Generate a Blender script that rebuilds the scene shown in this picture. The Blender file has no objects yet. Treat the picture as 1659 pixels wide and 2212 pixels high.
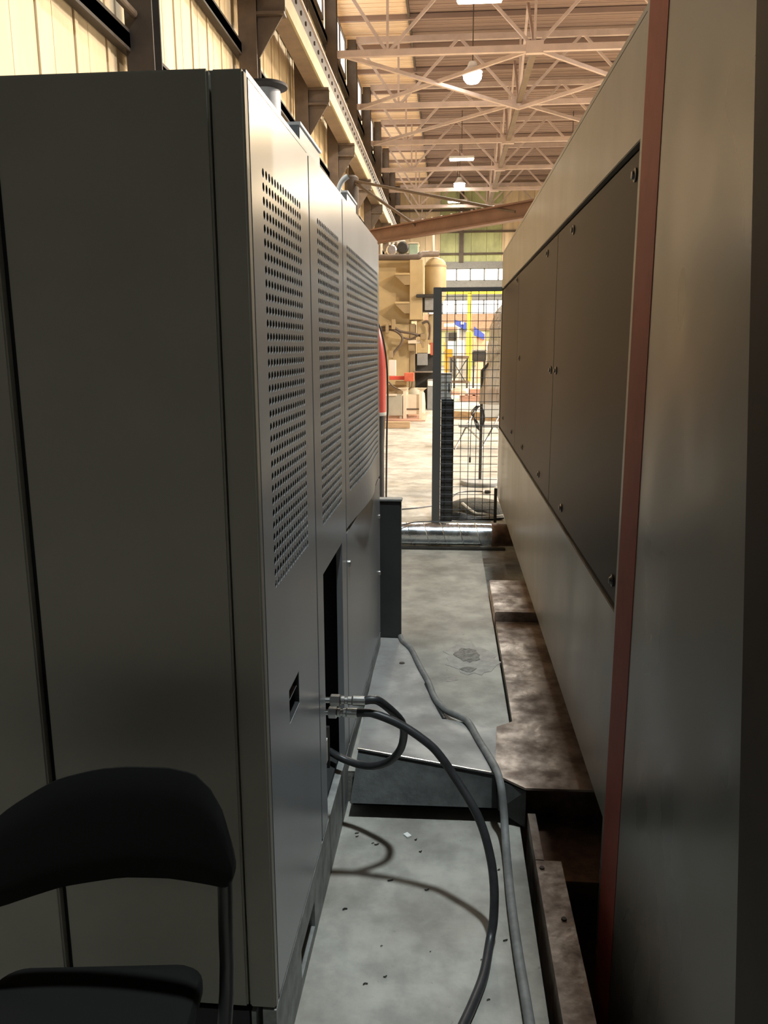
import bpy, bmesh, math, random
from mathutils import Vector, Matrix, Euler
random.seed(7)
PI = math.pi
C = bpy.context.scene.collection

# ---------------------------------------------------------------- camera
cam_data = bpy.data.cameras.new('camera')
cam = bpy.data.objects.new('camera', cam_data)
C.objects.link(cam)
cam_data.sensor_fit = 'VERTICAL'
cam_data.sensor_height = 24.0
cam_data.lens = 24.0 * 1745.0 / 2212.0
cam_data.clip_start = 0.02
cam_data.clip_end = 300
PITCH, YAW, ROLL = math.radians(11.53), math.radians(4.5), math.radians(0.22)
cam.matrix_world = (Matrix.Translation((0, 0, 1.6)) @ Matrix.Rotation(YAW, 4, 'Z')
                    @ Matrix.Rotation(PI / 2 - PITCH, 4, 'X') @ Matrix.Rotation(-ROLL, 4, 'Z'))
bpy.context.scene.camera = cam
sc = bpy.context.scene
sc.view_settings.view_transform = 'Standard'
sc.view_settings.look = 'None'
sc.view_settings.gamma = 1.0
sc.view_settings.use_curve_mapping = False
sc.view_settings.exposure = 0.0

# ---------------------------------------------------------------- world: dim ambient of the rest of the hall
world = bpy.data.worlds.new('hall_ambient')
sc.world = world
world.use_nodes = True
bg = world.node_tree.nodes['Background']
bg.inputs[0].default_value = (0.98, 0.97, 0.88, 1)
bg.inputs[1].default_value = 0.025

COOL = (0.86, 0.97, 1.0)
WARM = (1.0, 0.76, 0.47)
WHITE = (1.0, 0.93, 0.80)
SIDE = (1.0, 0.92, 0.84)
# x, y, z, colour, power, kind of every hall lamp (fixture and light are built together below)
LAMPS = [
    (1.0, 1.45, 11.3, COOL, 800, 'round'),
    (0.84, 19.3, 11.3, WHITE, 300, 'linear'),
    (0.779, 25.6, 11.3) + (WHITE, 950, 'linear'),
    (0.755, 31.879, 11.3) + (WHITE, 1300, 'round'),
    (0.585, 45.625, 11.3) + (WHITE, 1300, 'linear'),
    (0.562, 52.177, 11.3) + (WHITE, 1300, 'round'),
    (0.498, 58.41, 11.3) + (WHITE, 1300, 'linear'),
    (6.5, 13.0, 10.6, WARM, 1100, 'round'),  # unseen warm lamps from here, added to brighten the far hall
    (6.5, 30.0, 10.6, WARM, 3000, 'round'),
    (6.5, 47.0, 10.6, WARM, 3000, 'round'),
    (14.0, 9.0, 10.6, SIDE, 6500, 'round'),  # unseen outer lamps from here, added to light the cabinet tops
    (14.0, 24.0, 10.6, WARM, 5000, 'round'),
    (21.0, 14.0, 10.6, SIDE, 11500, 'round'),
]
LAMPS = [tuple(l[:3]) + tuple(l[3:]) for l in LAMPS]

# ---------------------------------------------------------------- materials
def mat(name, col, rough=0.6, metal=0.0, var=0.0, scale=6.0, stretch=(1, 1, 1), col2=None, bump=0.0,
        bscale=60.0, emit=None, estr=0.0, spec=0.5, rvar=0.0, sharp=False, detail=6.0):
    m = bpy.data.materials.new(name)
    m.use_nodes = True
    nt = m.node_tree
    b = nt.nodes['Principled BSDF']
    b.inputs['Roughness'].default_value = rough
    b.inputs['Metallic'].default_value = metal
    b.inputs['Specular IOR Level'].default_value = spec
    b.inputs['Base Color'].default_value = (*col, 1)
    if emit:
        b.inputs['Emission Color'].default_value = (*emit, 1)
        b.inputs['Emission Strength'].default_value = estr
    tc = nt.nodes.new('ShaderNodeNewGeometry')
    mp = nt.nodes.new('ShaderNodeMapping')
    mp.inputs['Scale'].default_value = stretch
    nt.links.new(tc.outputs['Position'], mp.inputs['Vector'])
    if var or col2:
        n = nt.nodes.new('ShaderNodeTexNoise')
        n.inputs['Scale'].default_value = scale
        n.inputs['Detail'].default_value = detail
        n.inputs['Roughness'].default_value = 0.6
        nt.links.new(mp.outputs[0], n.inputs['Vector'])
        r = nt.nodes.new('ShaderNodeValToRGB')
        lo, hi = (0.47, 0.56) if sharp else (0.3, 0.7)
        r.color_ramp.elements[0].position = lo
        r.color_ramp.elements[1].position = hi
        if not sharp: r.color_ramp.interpolation = 'EASE'
        if col2 is None:
            col2 = tuple(min(1, c * (1 + var)) for c in col)
            c1 = tuple(c * (1 - var) for c in col)
        else:
            c1 = col
        r.color_ramp.elements[0].color = (*c1, 1)
        r.color_ramp.elements[1].color = (*col2, 1)
        nt.links.new(n.outputs['Fac'], r.inputs['Fac'])
        nt.links.new(r.outputs['Color'], b.inputs['Base Color'])
        if rvar:
            mr = nt.nodes.new('ShaderNodeMapRange')
            mr.interpolation_type = 'SMOOTHSTEP'
            mr.inputs['From Min'].default_value = 0.3
            mr.inputs['From Max'].default_value = 0.7
            mr.inputs['To Min'].default_value = max(0.05, rough - rvar)
            mr.inputs['To Max'].default_value = min(1, rough + rvar)
            nt.links.new(n.outputs['Fac'], mr.inputs['Value'])
            nt.links.new(mr.outputs[0], b.inputs['Roughness'])
    if bump:
        n2 = nt.nodes.new('ShaderNodeTexNoise')
        n2.inputs['Scale'].default_value = bscale
        n2.inputs['Detail'].default_value = 4
        nt.links.new(mp.outputs[0], n2.inputs['Vector'])
        bp = nt.nodes.new('ShaderNodeBump')
        bp.inputs['Strength'].default_value = bump
        bp.inputs['Distance'].default_value = 0.01
        nt.links.new(n2.outputs['Fac'], bp.inputs['Height'])
        nt.links.new(bp.outputs[0], b.inputs['Normal'])
    return m

def concrete_mat():
    m = mat('concrete_floor', (0.34, 0.34, 0.32), 0.75, var=0.22, scale=7.0, bump=0.25, bscale=45)
    nt = m.node_tree
    b = nt.nodes['Principled BSDF']
    src = b.inputs['Base Color'].links[0].from_socket
    geo = nt.nodes.new('ShaderNodeNewGeometry')
    # small dark specks of swarf and dirt
    v = nt.nodes.new('ShaderNodeTexNoise')
    v.inputs['Scale'].default_value = 26
    v.inputs['Detail'].default_value = 5
    nt.links.new(geo.outputs['Position'], v.inputs['Vector'])
    r = nt.nodes.new('ShaderNodeValToRGB')
    r.color_ramp.elements[0].position = 0.70
    r.color_ramp.elements[1].position = 0.80
    nt.links.new(v.outputs['Fac'], r.inputs['Fac'])
    mx = nt.nodes.new('ShaderNodeMixRGB')
    mx.inputs['Color2'].default_value = (0.07, 0.07, 0.065, 1)
    nt.links.new(r.outputs['Color'], mx.inputs['Fac'])
    nt.links.new(src, mx.inputs['Color1'])
    # broad mottling
    v2 = nt.nodes.new('ShaderNodeTexNoise')
    v2.inputs['Scale'].default_value = 2.1
    v2.inputs['Detail'].default_value = 7
    nt.links.new(geo.outputs['Position'], v2.inputs['Vector'])
    r2 = nt.nodes.new('ShaderNodeValToRGB')
    r2.color_ramp.elements[0].color = (0.74, 0.70, 0.65, 1)
    r2.color_ramp.elements[0].position = 0.35
    r2.color_ramp.elements[1].color = (1.12, 1.1, 1.05, 1)
    r2.color_ramp.elements[1].position = 0.65
    nt.links.new(v2.outputs['Fac'], r2.inputs['Fac'])
    mu = nt.nodes.new('ShaderNodeMixRGB')
    mu.blend_type = 'MULTIPLY'
    mu.inputs['Fac'].default_value = 1
    nt.links.new(mx.outputs[0], mu.inputs['Color1'])
    nt.links.new(r2.outputs['Color'], mu.inputs['Color2'])
    nt.links.new(mu.outputs[0], b.inputs['Base Color'])
    return m

M = {}
M['concrete'] = concrete_mat()
M['cab'] = mat('grey_cabinet_paint', (0.335, 0.355, 0.375), 0.30, var=0.05, scale=3, stretch=(1, 1, .8), detail=1.5)
M['cab_front'] = mat('olive_grey_cabinet_paint', (0.31, 0.295, 0.25), 0.5, var=0.04, scale=4)
M['seam'] = mat('black_seam', (0.012, 0.012, 0.012), 0.9)
M['dark_in'] = mat('dark_cabinet_interior', (0.02, 0.021, 0.022), 0.8)
M['plinth'] = mat('worn_grey_plinth', (0.25, 0.26, 0.25), 0.6, var=0.3, scale=14, bump=.1)
M['black_box'] = mat('charcoal_paint', (0.045, 0.045, 0.046), 0.6, var=.1, scale=8)
M['mach'] = mat('beige_grey_machine_paint', (0.18, 0.17, 0.145), 0.34, var=0.07, scale=2.5, stretch=(1, 1, .6), rvar=.05)
M['mach_door'] = mat('brown_grey_door_paint', (0.045, 0.035, 0.031), 0.45, spec=.05)
M['mach_near'] = mat('grey_green_panel_paint', (0.165, 0.158, 0.138), 0.33, var=0.22, scale=3.5, stretch=(1, 1, .6), detail=1.5, bump=0.015, bscale=4, rvar=.07)  # blotchy colour variation stands in for cloudy reflections
M['redtape'] = mat('dull_red_tape', (0.27, 0.055, 0.04), 0.6, spec=.25, var=.1, scale=10)
M['bolt'] = mat('dark_bolt_steel', (0.12, 0.11, 0.10), 0.35, metal=.8)
M['steel'] = mat('bare_steel', (0.62, 0.63, 0.62), 0.28, metal=1.0, var=.12, scale=20)
M['galv'] = mat('galvanised_duct', (0.66, 0.70, 0.73), 0.30, metal=1.0, var=.15, scale=10, bump=.06, bscale=20, rvar=.08)
M['rubber'] = mat('black_rubber_hose', (0.03, 0.031, 0.033), 0.42, var=.2, scale=30)
M['greyhose'] = mat('grey_dusty_hose', (0.17, 0.175, 0.17), 0.6, var=.2, scale=20)
M['plate'] = mat('scuffed_grey_plate', (0.32, 0.32, 0.31), 0.6, metal=0, col2=(0.23, 0.22, 0.21), scale=6, bump=.15, bscale=30, rvar=.12)
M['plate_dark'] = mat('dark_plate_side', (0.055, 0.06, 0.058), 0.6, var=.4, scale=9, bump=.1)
M['rust'] = mat('oily_rusty_plate', (0.36, 0.29, 0.24), 0.5, metal=.1, col2=(0.11, 0.07, 0.052), scale=9, bump=.35, bscale=24, rvar=.15)
M['rust_dark'] = mat('dark_rusty_plate', (0.10, 0.065, 0.045), 0.5, metal=.2, col2=(0.22, 0.13, 0.09), scale=14, bump=.3, bscale=30)
M['chair'] = mat('black_vinyl', (0.008, 0.008, 0.0075), 0.8, spec=.15)
M['chair_frame'] = mat('black_painted_tube', (0.02, 0.02, 0.02), 0.35)
M['fence'] = mat('blue_grey_fence_paint', (0.088, 0.088, 0.09), 0.5, var=.05)
M['wire'] = mat('black_mesh_wire', (0.03, 0.03, 0.03), 0.5)
M['lightgrey'] = mat('light_grey_enclosure', (0.70, 0.67, 0.60), 0.5)
M['wall'] = mat('cream_wall_sheet', (0.80, 0.64, 0.42), 0.6, var=.14, scale=2.2, stretch=(1, 1.2, .12))
M['wall_green'] = mat('green_stained_sheet', (0.52, 0.55, 0.27), 0.6, var=.22, scale=.8, stretch=(1, 1, .6))
M['steel_dark'] = mat('dark_brown_steel', (0.045, 0.033, 0.025), 0.7, var=.2, scale=3)
M['steel_brown'] = mat('brown_painted_steel', (0.10, 0.07, 0.049), 0.6, var=.25, scale=2)
M['web_brown'] = mat('brown_web_paint', (0.085, 0.06, 0.042), 0.7, var=.15, scale=2)
M['girder'] = mat('tan_girder_paint', (0.18, 0.125, 0.08), 0.6, var=.15, scale=2)
M['girder_lit'] = mat('lit_girder_flange', (0.36, 0.30, 0.17), 0.7, var=.12, scale=2)  # paler copy of the girder paint, light put into the colour
M['truss'] = mat('pale_truss_paint', (0.54, 0.42, 0.36), 0.6, var=.1, scale=2)
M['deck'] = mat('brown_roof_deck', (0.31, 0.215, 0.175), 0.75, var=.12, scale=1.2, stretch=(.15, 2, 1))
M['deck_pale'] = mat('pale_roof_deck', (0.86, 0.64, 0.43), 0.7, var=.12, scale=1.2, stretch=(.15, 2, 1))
M['day'] = mat('daylight_pane', (0.9, 0.9, 0.9), 0.3, emit=(1.0, 0.99, 0.93), estr=2.2)
M['lamp'] = mat('lamp_lens', (1, 1, 1), 0.3, emit=(1.0, 0.98, 0.94), estr=30)
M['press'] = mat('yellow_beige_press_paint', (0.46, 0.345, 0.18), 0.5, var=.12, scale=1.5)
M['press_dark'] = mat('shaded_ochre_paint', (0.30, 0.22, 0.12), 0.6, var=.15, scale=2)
M['machine_black'] = mat('oily_black_iron', (0.035, 0.032, 0.028), 0.5, var=.3, scale=8)
M['red'] = mat('red_paint', (0.62, 0.085, 0.06), 0.35, var=.06)
M['red_worn'] = mat('worn_red_paint', (0.55, 0.13, 0.07), 0.5, var=.2, scale=4)
M['cream_bin'] = mat('cream_bin_paint', (0.72, 0.63, 0.49), 0.6, var=.08, scale=3)
M['grey_bin'] = mat('green_grey_bin_paint', (0.42, 0.40, 0.32), 0.6, var=.1, scale=3)
M['wood'] = mat('pale_timber', (0.52, 0.36, 0.21), 0.75, var=.2, scale=5, stretch=(.6, 4, 6))
M['wood_red'] = mat('reddish_timber', (0.42, 0.24, 0.17), 0.75, var=.2, scale=5, stretch=(.6, 4, 6))
M['yellow'] = mat('safety_yellow', (0.88, 0.66, 0.05), 0.45)
M['orange'] = mat('amber_paint', (0.82, 0.46, 0.05), 0.5)
M['blue'] = mat('deep_blue_paint', (0.04, 0.07, 0.36), 0.5)
M['paleblue'] = mat('pale_blue_panel', (0.50, 0.64, 0.74), 0.5)
M['white'] = mat('white_paint', (0.82, 0.82, 0.80), 0.5)
M['grey'] = mat('mid_grey_paint', (0.25, 0.25, 0.24), 0.6, var=.1)
M['jib'] = mat('red_brown_crane_paint', (0.17, 0.085, 0.055), 0.55, var=.15, scale=3)
M['green_box'] = mat('sea_green_enclosure', (0.32, 0.42, 0.32), 0.5, var=.1)
M['salmon'] = mat('salmon_cladding', (0.62, 0.36, 0.24), 0.6, var=.1)

def plastic_mat():
    m = bpy.data.materials.new('clear_plastic_wrap')
    m.use_nodes = True
    nt = m.node_tree
    b = nt.nodes['Principled BSDF']
    b.inputs['Base Color'].default_value = (0.50, 0.42, 0.33, 1)
    b.inputs['Roughness'].default_value = 0.22
    b.inputs['Alpha'].default_value = 0.72
    n = nt.nodes.new('ShaderNodeTexNoise')
    n.inputs['Scale'].default_value = 9
    n.inputs['Detail'].default_value = 3
    mp = nt.nodes.new('ShaderNodeMapping')
    mp.inputs['Scale'].default_value = (2.5, 2.5, .5)
    g = nt.nodes.new('ShaderNodeNewGeometry')
    nt.links.new(g.outputs['Position'], mp.inputs[0])
    nt.links.new(mp.outputs[0], n.inputs['Vector'])
    bp = nt.nodes.new('ShaderNodeBump')
    bp.inputs['Strength'].default_value = 1
    bp.inputs['Distance'].default_value = 0.06
    nt.links.new(n.outputs['Fac'], bp.inputs['Height'])
    nt.links.new(bp.outputs[0], b.inputs['Normal'])
    return m
M['plastic'] = plastic_mat()

# ---------------------------------------------------------------- builders
ORG = {}
def thing(name, loc, label, cat, group=None):
    o = bpy.data.objects.new(name, None)
    C.objects.link(o)
    o.location = loc
    o.empty_display_size = 0.1
    o['label'] = label
    o['category'] = cat
    if group: o['group'] = group
    ORG[o.name] = Vector(loc)
    return o

def struct_empty(name, loc=(0, 0, 0)):
    o = bpy.data.objects.new(name, None)
    C.objects.link(o)
    o.location = loc
    o['kind'] = 'structure'
    ORG[o.name] = Vector(loc)
    return o

def tag(o, label, cat, group=None):
    o['label'] = label
    o['category'] = cat
    if group: o['group'] = group
    return o

def obj(name, bm, m, parent=None, smooth=False, kind=None, origin=None):
    """world-space bmesh -> one linked mesh object"""
    org = ORG[parent.name] if parent else Vector(origin) if origin else None
    if org is None:
        bm.verts.ensure_lookup_table()
        xs = [v.co for v in bm.verts]
        org = Vector((sum(c.x for c in xs) / len(xs), sum(c.y for c in xs) / len(xs), min(c.z for c in xs)))
    for v in bm.verts: v.co -= org
    bmesh.ops.recalc_face_normals(bm, faces=bm.faces)
    me = bpy.data.meshes.new(name)
    bm.to_mesh(me)
    bm.free()
    me.materials.append(M[m] if isinstance(m, str) else m)
    if smooth:
        for p in me.polygons: p.use_smooth = True
        try: me.set_sharp_from_angle(angle=math.radians(38))
        except Exception: pass
    o = bpy.data.objects.new(name, me)
    C.objects.link(o)
    if parent: o.parent = parent
    else: o.location = org
    ORG[o.name] = org
    if kind: o['kind'] = kind
    return o

def inst(name, me, pos, parent, rot=None):
    o = bpy.data.objects.new(name, me)
    C.objects.link(o)
    o.parent = parent
    o.location = Vector(pos) - ORG[parent.name]
    if rot: o.rotation_euler = rot
    ORG[o.name] = Vector(pos)
    return o

def B(): return bmesh.new()

def bx(bm, x0, x1, y0, y1, z0, z1, bev=0.0):
    t = bmesh.new() if bev else bm
    vs = [t.verts.new(p) for p in ((x0, y0, z0), (x1, y0, z0), (x1, y1, z0), (x0, y1, z0),
                                   (x0, y0, z1), (x1, y0, z1), (x1, y1, z1), (x0, y1, z1))]
    for f in ((0, 3, 2, 1), (4, 5, 6, 7), (0, 1, 5, 4), (1, 2, 6, 5), (2, 3, 7, 6), (3, 0, 4, 7)):
        t.faces.new([vs[i] for i in f])
    if bev:
        bmesh.ops.bevel(t, geom=t.edges[:], offset=bev, segments=2, affect='EDGES')
        merge(bm, t)
    return bm

def merge(bm, t):
    me = bpy.data.meshes.new('tmp')
    t.to_mesh(me); t.free()
    bm.from_mesh(me)
    bpy.data.meshes.remove(me)

def hexa(bm, pts):
    """8 points: bottom loop 4, top loop 4"""
    vs = [bm.verts.new(p) for p in pts]
    for f in ((0, 3, 2, 1), (4, 5, 6, 7), (0, 1, 5, 4), (1, 2, 6, 5), (2, 3, 7, 6), (3, 0, 4, 7)):
        bm.faces.new([vs[i] for i in f])
    return bm

def beam(bm, a, b, w, h, up=(0, 0, 1)):
    a, b = Vector(a), Vector(b)
    d = (b - a).normalized()
    u = Vector(up)
    if abs(d.dot(u)) > .98: u = Vector((0, 1, 0))
    s = d.cross(u).normalized() * w / 2
    t = s.cross(d).normalized() * h / 2
    return hexa(bm, [a - s - t, a + s - t, b + s - t, b - s - t, a - s + t, a + s + t, b + s + t, b - s + t])

def ibeam(bm, a, b, w, h, tf=0.03):
    """I section: h along z, w sideways"""
    a, b = Vector(a), Vector(b)
    z = Vector((0, 0, h / 2 - tf / 2))
    beam(bm, a + z, b + z, w, tf)
    beam(bm, a - z, b - z, w, tf)
    beam(bm, a, b, tf, h - 2 * tf)
    return bm

def smooth_path(pts, n=8):
    P = [Vector(p) for p in pts]
    if len(P) < 3: return P
    out = []
    for i in range(len(P) - 1):
        p0 = P[max(i - 1, 0)]; p1 = P[i]; p2 = P[i + 1]; p3 = P[min(i + 2, len(P) - 1)]
        for k in range(n):
            t = k / n
            out.append(0.5 * ((2 * p1) + (-p0 + p2) * t + (2 * p0 - 5 * p1 + 4 * p2 - p3) * t * t + (-p0 + 3 * p1 - 3 * p2 + p3) * t ** 3))
    out.append(P[-1])
    return out

def tube(bm, pts, r, seg=12, n=8, smooth=True, caps=True, flat=1.0):
    P = smooth_path(pts, n) if smooth else [Vector(p) for p in pts]
    rings = []
    ref = Vector((0, 0, 1))
    for i, p in enumerate(P):
        d = (P[min(i + 1, len(P) - 1)] - P[max(i - 1, 0)]).normalized()
        if abs(d.dot(ref)) > .99: ref = Vector((0, 1, 0.1)).normalized()
        s = d.cross(ref).normalized()
        t = s.cross(d).normalized()
        rr = r(i / (len(P) - 1)) if callable(r) else r
        rings.append([bm.verts.new(p + s * math.cos(2 * PI * k / seg) * rr + t * math.sin(2 * PI * k / seg) * rr * flat) for k in range(seg)])
        ref = t if abs(t.z) > .3 else ref
    for a, b in zip(rings, rings[1:]):
        for k in range(seg):
            bm.faces.new((a[k], a[(k + 1) % seg], b[(k + 1) % seg], b[k]))
    if caps:
        bm.faces.new(rings[0][::-1]); bm.faces.new(rings[-1])
    return bm

def lathe(bm, prof, centre, axis='z', seg=24, ang=0):
    """prof: list of (r, h) along axis from centre"""
    c = Vector(centre)
    rings = []
    for r, h in prof:
        ring = []
        for k in range(seg):
            a = 2 * PI * k / seg + ang
            u, v = r * math.cos(a), r * math.sin(a)
            off = {'z': (u, v, h), 'x': (h, u, v), 'y': (u, h, v)}[axis]
            ring.append(bm.verts.new(c + Vector(off)))
        rings.append(ring)
    for a, b in zip(rings, rings[1:]):
        for k in range(seg):
            bm.faces.new((a[k], a[(k + 1) % seg], b[(k + 1) % seg], b[k]))
    bm.faces.new(rings[0][::-1]); bm.faces.new(rings[-1])
    return bm

def grid_panel(bm, P, s0, s1, z0, z1, u0, u1, holes=(), smax=99):
    """solid sheet between offsets u0..u1 with rectangular holes; P(s,u,z)->point"""
    ss = sorted({s0, s1, *[h[0] for h in holes], *[h[1] for h in holes]})
    zs = sorted({z0, z1, *[h[2] for h in holes], *[h[3] for h in holes]})
    def sub(vals):
        out = []
        for a, b in zip(vals, vals[1:]):
            k = max(1, math.ceil((b - a) / smax))
            out += [a + (b - a) * i / k for i in range(k)]
        return out + [vals[-1]]
    ss, zs = sub(ss), sub(zs)
    solid = {}
    for i in range(len(ss) - 1):
        for j in range(len(zs) - 1):
            cs, cz = (ss[i] + ss[i + 1]) / 2, (zs[j] + zs[j + 1]) / 2
            solid[i, j] = not any(h[0] < cs < h[1] and h[2] < cz < h[3] for h in holes)
    cache = {}
    def V(i, j, k):
        if (i, j, k) not in cache: cache[i, j, k] = bm.verts.new(P(ss[i], (u0, u1)[k], zs[j]))
        return cache[i, j, k]
    for (i, j), ok in solid.items():
        if not ok: continue
        bm.faces.new((V(i, j, 1), V(i + 1, j, 1), V(i + 1, j + 1, 1), V(i, j + 1, 1)))
        bm.faces.new((V(i, j, 0), V(i, j + 1, 0), V(i + 1, j + 1, 0), V(i + 1, j, 0)))
        for (a, b, di, dj) in (((i, j), (i + 1, j), 0, -1), ((i + 1, j), (i + 1, j + 1), 1, 0),
                               ((i + 1, j + 1), (i, j + 1), 0, 1), ((i, j + 1), (i, j), -1, 0)):
            if not solid.get((i + di, j + dj), False):
                bm.faces.new((V(*a, 0), V(*b, 0), V(*b, 1), V(*a, 1)))
    return bm

def perf(bm, P, s0, s1, z0, z1, ns, nz, r, u0, u1):
    """perforated field: ns x nz cells with round holes, with short walls"""
    ds, dz = (s1 - s0) / ns, (z1 - z0) / nz
    corner = {}
    def Cn(i, j):
        if (i, j) not in corner: corner[i, j] = bm.verts.new(P(s0 + i * ds, u1, z0 + j * dz))
        return corner[i, j]
    for i in range(ns):
        for j in range(nz):
            cs, cz = s0 + (i + .5) * ds, z0 + (j + .5) * dz
            o = [bm.verts.new(P(cs + r * math.cos(a), u1, cz + r * math.sin(a))) for a in [-3 * PI / 4 + PI / 8 + k * PI / 4 for k in range(8)]]
            q = [bm.verts.new(P(cs + r * math.cos(a), u0, cz + r * math.sin(a))) for a in [-3 * PI / 4 + PI / 8 + k * PI / 4 for k in range(8)]]
            c = [Cn(i, j), Cn(i + 1, j), Cn(i + 1, j + 1), Cn(i, j + 1)]
            for k in range(4):
                a, b = o[2 * k], o[2 * k + 1]
                bm.faces.new((c[k], c[(k + 1) % 4], b, a))
                bm.faces.new((c[(k + 1) % 4], o[(2 * k + 2) % 8], b))
            for k in range(8):
                bm.faces.new((o[k], o[(k + 1) % 8], q[(k + 1) % 8], q[k]))
    return bm

# ================================================================ SETTING
FZ = 0.12       # level of the far slab
# floor: near pit slab, trench beside it, far slab
bm = B()
bx(bm, -6, 0.262, -3, 2.62, -0.46, 0.0)
bx(bm, 0.262, 6, -3, 2.62, -0.46, -0.36)
bx(bm, -4.6, 0.262, 2.62, 9.0, -0.30, FZ)
bx(bm, 0.262, 6, 2.62, 6.6, -0.30, -0.02)
bx(bm, 0.262, 6, 6.6, 9.0, -0.30, FZ)
bx(bm, -4.6, 26, 9.0, 70, -0.30, FZ)
floor = obj('floor', bm, 'concrete')
floor['kind'] = 'structure'

# broken patch in the far slab: shallow chips of concrete around an old drain
bm = B()
def slabchip(pts, z0, z1):
    lo = [bm.verts.new((x, y, z0)) for x, y in pts]
    hi = [bm.verts.new((x, y, z1)) for x, y in pts]
    bm.faces.new(lo[::-1]); bm.faces.new(hi)
    for k in range(len(pts)):
        bm.faces.new((lo[k], lo[(k + 1) % len(pts)], hi[(k + 1) % len(pts)], hi[k]))
c0 = Vector((0.112, 3.726, 0.12))
def blob(cx, cy, w, d, n, jag, z0, z1, bm):
    slabchip([(cx + w * (1 + jag * (random.random() - .5)) * math.cos(2 * PI * k / n), cy + d * (1 + jag * (random.random() - .5)) * math.sin(2 * PI * k / n)) for k in range(n)], z0, z1)
bm = B()
blob(c0.x + .01, c0.y - .01, .125, .20, 26, .5, FZ - .01, FZ + .0015, bm)
obj('patch', bm, mat('patched_concrete', (0.37, 0.36, 0.33), .8, col2=(.27, .26, .24), scale=18, bump=.6, bscale=30), floor)
bm = B()
blob(c0.x, c0.y + .03, .062, .085, 22, .4, FZ - .01, FZ + .0035, bm)
blob(c0.x + .0, c0.y - .15, .035, .03, 14, .5, FZ - .01, FZ + .0035, bm)
obj('drain_stain', bm, mat('dirty_mortar', (0.17, 0.165, 0.15), .8, var=.4, scale=60, bump=.6, bscale=60), floor)
bm = B()
blob(c0.x - .08, c0.y - .26, .03, .035, 14, .6, FZ - .01, FZ + .001, bm)
obj('oil_stain', bm, mat('oil_stain', (0.20, 0.195, 0.18), .6, var=.3, scale=60), floor)

# left wall of upright cream sheets on girts
WX = -4.3
wall_left = struct_empty('wall_left', (WX, 30, 0))
bm = B(); bx(bm, -.03, 0, 0, .9, 0, 13.9)
for k in (0.04,): bx(bm, 0, .022, k - .04, k + .04, 0, 13.9, 0)
for k in (0.48,): bx(bm, 0, .005, k - .10, k + .10, 0, 13.9, 0)
me = bpy.data.meshes.new('wall_sheet'); bm.to_mesh(me); bm.free(); me.materials.append(M['wall'])
y = 2.5
while y < 68:
    inst('wall_sheet', me, (WX, y, 0), wall_left); y += .915
bm = B(); bx(bm, -.14, 0, -.0, .9, 0, 1, 0)
for z in (3.3, 5.45, 7.35, 9.4, 11.55):
    bm = B()
    bx(bm, WX + .035, WX + .20, 2.5, 68, z - .09, z + .09)
    bx(bm, WX + .17, WX + .20, 2.5, 68, z - .13, z + .13)
    obj('girt', bm, 'steel_dark', wall_left)
bm = B()
tube(bm, [(WX + .28, 2.6, 5.75), (WX + .28, 11.0, 5.75)], .05, smooth=False)
obj('conduit_pipe', bm, 'steel_brown', wall_left)

# columns with crane brackets, one every six metres
for i, y in enumerate([11.2, 17.2, 23.2, 29.2, 35.2, 41.2, 47.2, 53.2, 59.2, 65.2]):
    order = ['nearest', 'second', 'third', 'fourth', 'fifth', 'sixth', 'seventh', 'eighth', 'ninth', 'farthest'][i]
    t = thing('steel_column', (-3.98, y, FZ), 'brown steel wall column, %s along the left wall, with crane bracket' % order, 'column', 'steel columns of the left wall')
    bm = B()
    bx(bm, -4.16, -3.80, y - .16, y - .13, FZ, 13.6)
    bx(bm, -4.16, -3.80, y + .13, y + .16, FZ, 13.6)
    bx(bm, -3.995, -3.965, y - .13, y + .13, FZ, 13.6)
    obj('column_shaft', bm, 'steel_dark' if i == 0 else 'steel_brown', t)
    bm = B()
    bx(bm, -3.80, -3.25, y - .13, y + .13, 7.95, 8.0)
    bx(bm, -3.80, -3.25, y - .13, y + .13, 8.32, 8.37)
    bx(bm, -3.80, -3.25, y - .02, y + .02, 8.0, 8.32)
    obj('crane_bracket', bm, 'steel_brown', t)
    bm = B()
    hexa(bm, [(-3.80, y - .02, 7.2), (-3.79, y - .02, 7.2), (-3.79, y + .02, 7.2), (-3.80, y + .02, 7.2),
              (-3.80, y - .02, 7.95), (-3.3, y - .02, 7.95), (-3.3, y + .02, 7.95), (-3.80, y + .02, 7.95)])
    obj('gusset_plate', bm, 'steel_brown', t)

# crane girder
t = thing('crane_runway_girder', (-3.45, 36, 8.37), 'long tan crane runway girder with a lower flange coloured as lit on the left wall brackets', 'girder')
bm = B()
bx(bm, -3.80, -3.42, 5, 66, 8.37, 8.41)
obj('soffit_plate', bm, 'girder', t)
bm = B()
bx(bm, -3.42, -3.37, 5, 66, 8.37, 8.74)
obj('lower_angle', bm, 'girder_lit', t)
bm = B(); bx(bm, -3.50, -3.40, 5, 66, 8.74, 9.2); obj('web_plate', bm, 'web_brown', t)
bm = B(); bx(bm, -3.60, -3.36, 5, 66, 9.2, 9.25); obj('upper_flange', bm, 'truss', t)
bm = B(); bx(bm, -3.50, -3.44, 5, 66, 9.25, 9.33); obj('crane_rail', bm, 'steel', t)
bm = B(); lathe(bm, [(.05, 0), (.05, .03), (.03, .04)], (0, 0, 0), 'x', 6)
me_rivet = bpy.data.meshes.new('girder_bolt'); bm.to_mesh(me_rivet); bm.free(); me_rivet.materials.append(M['steel_dark'])
y = 15.5
while y < 52:
    inst('girder_bolt', me_rivet, (-3.40, y, 8.97), t); y += .62

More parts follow.
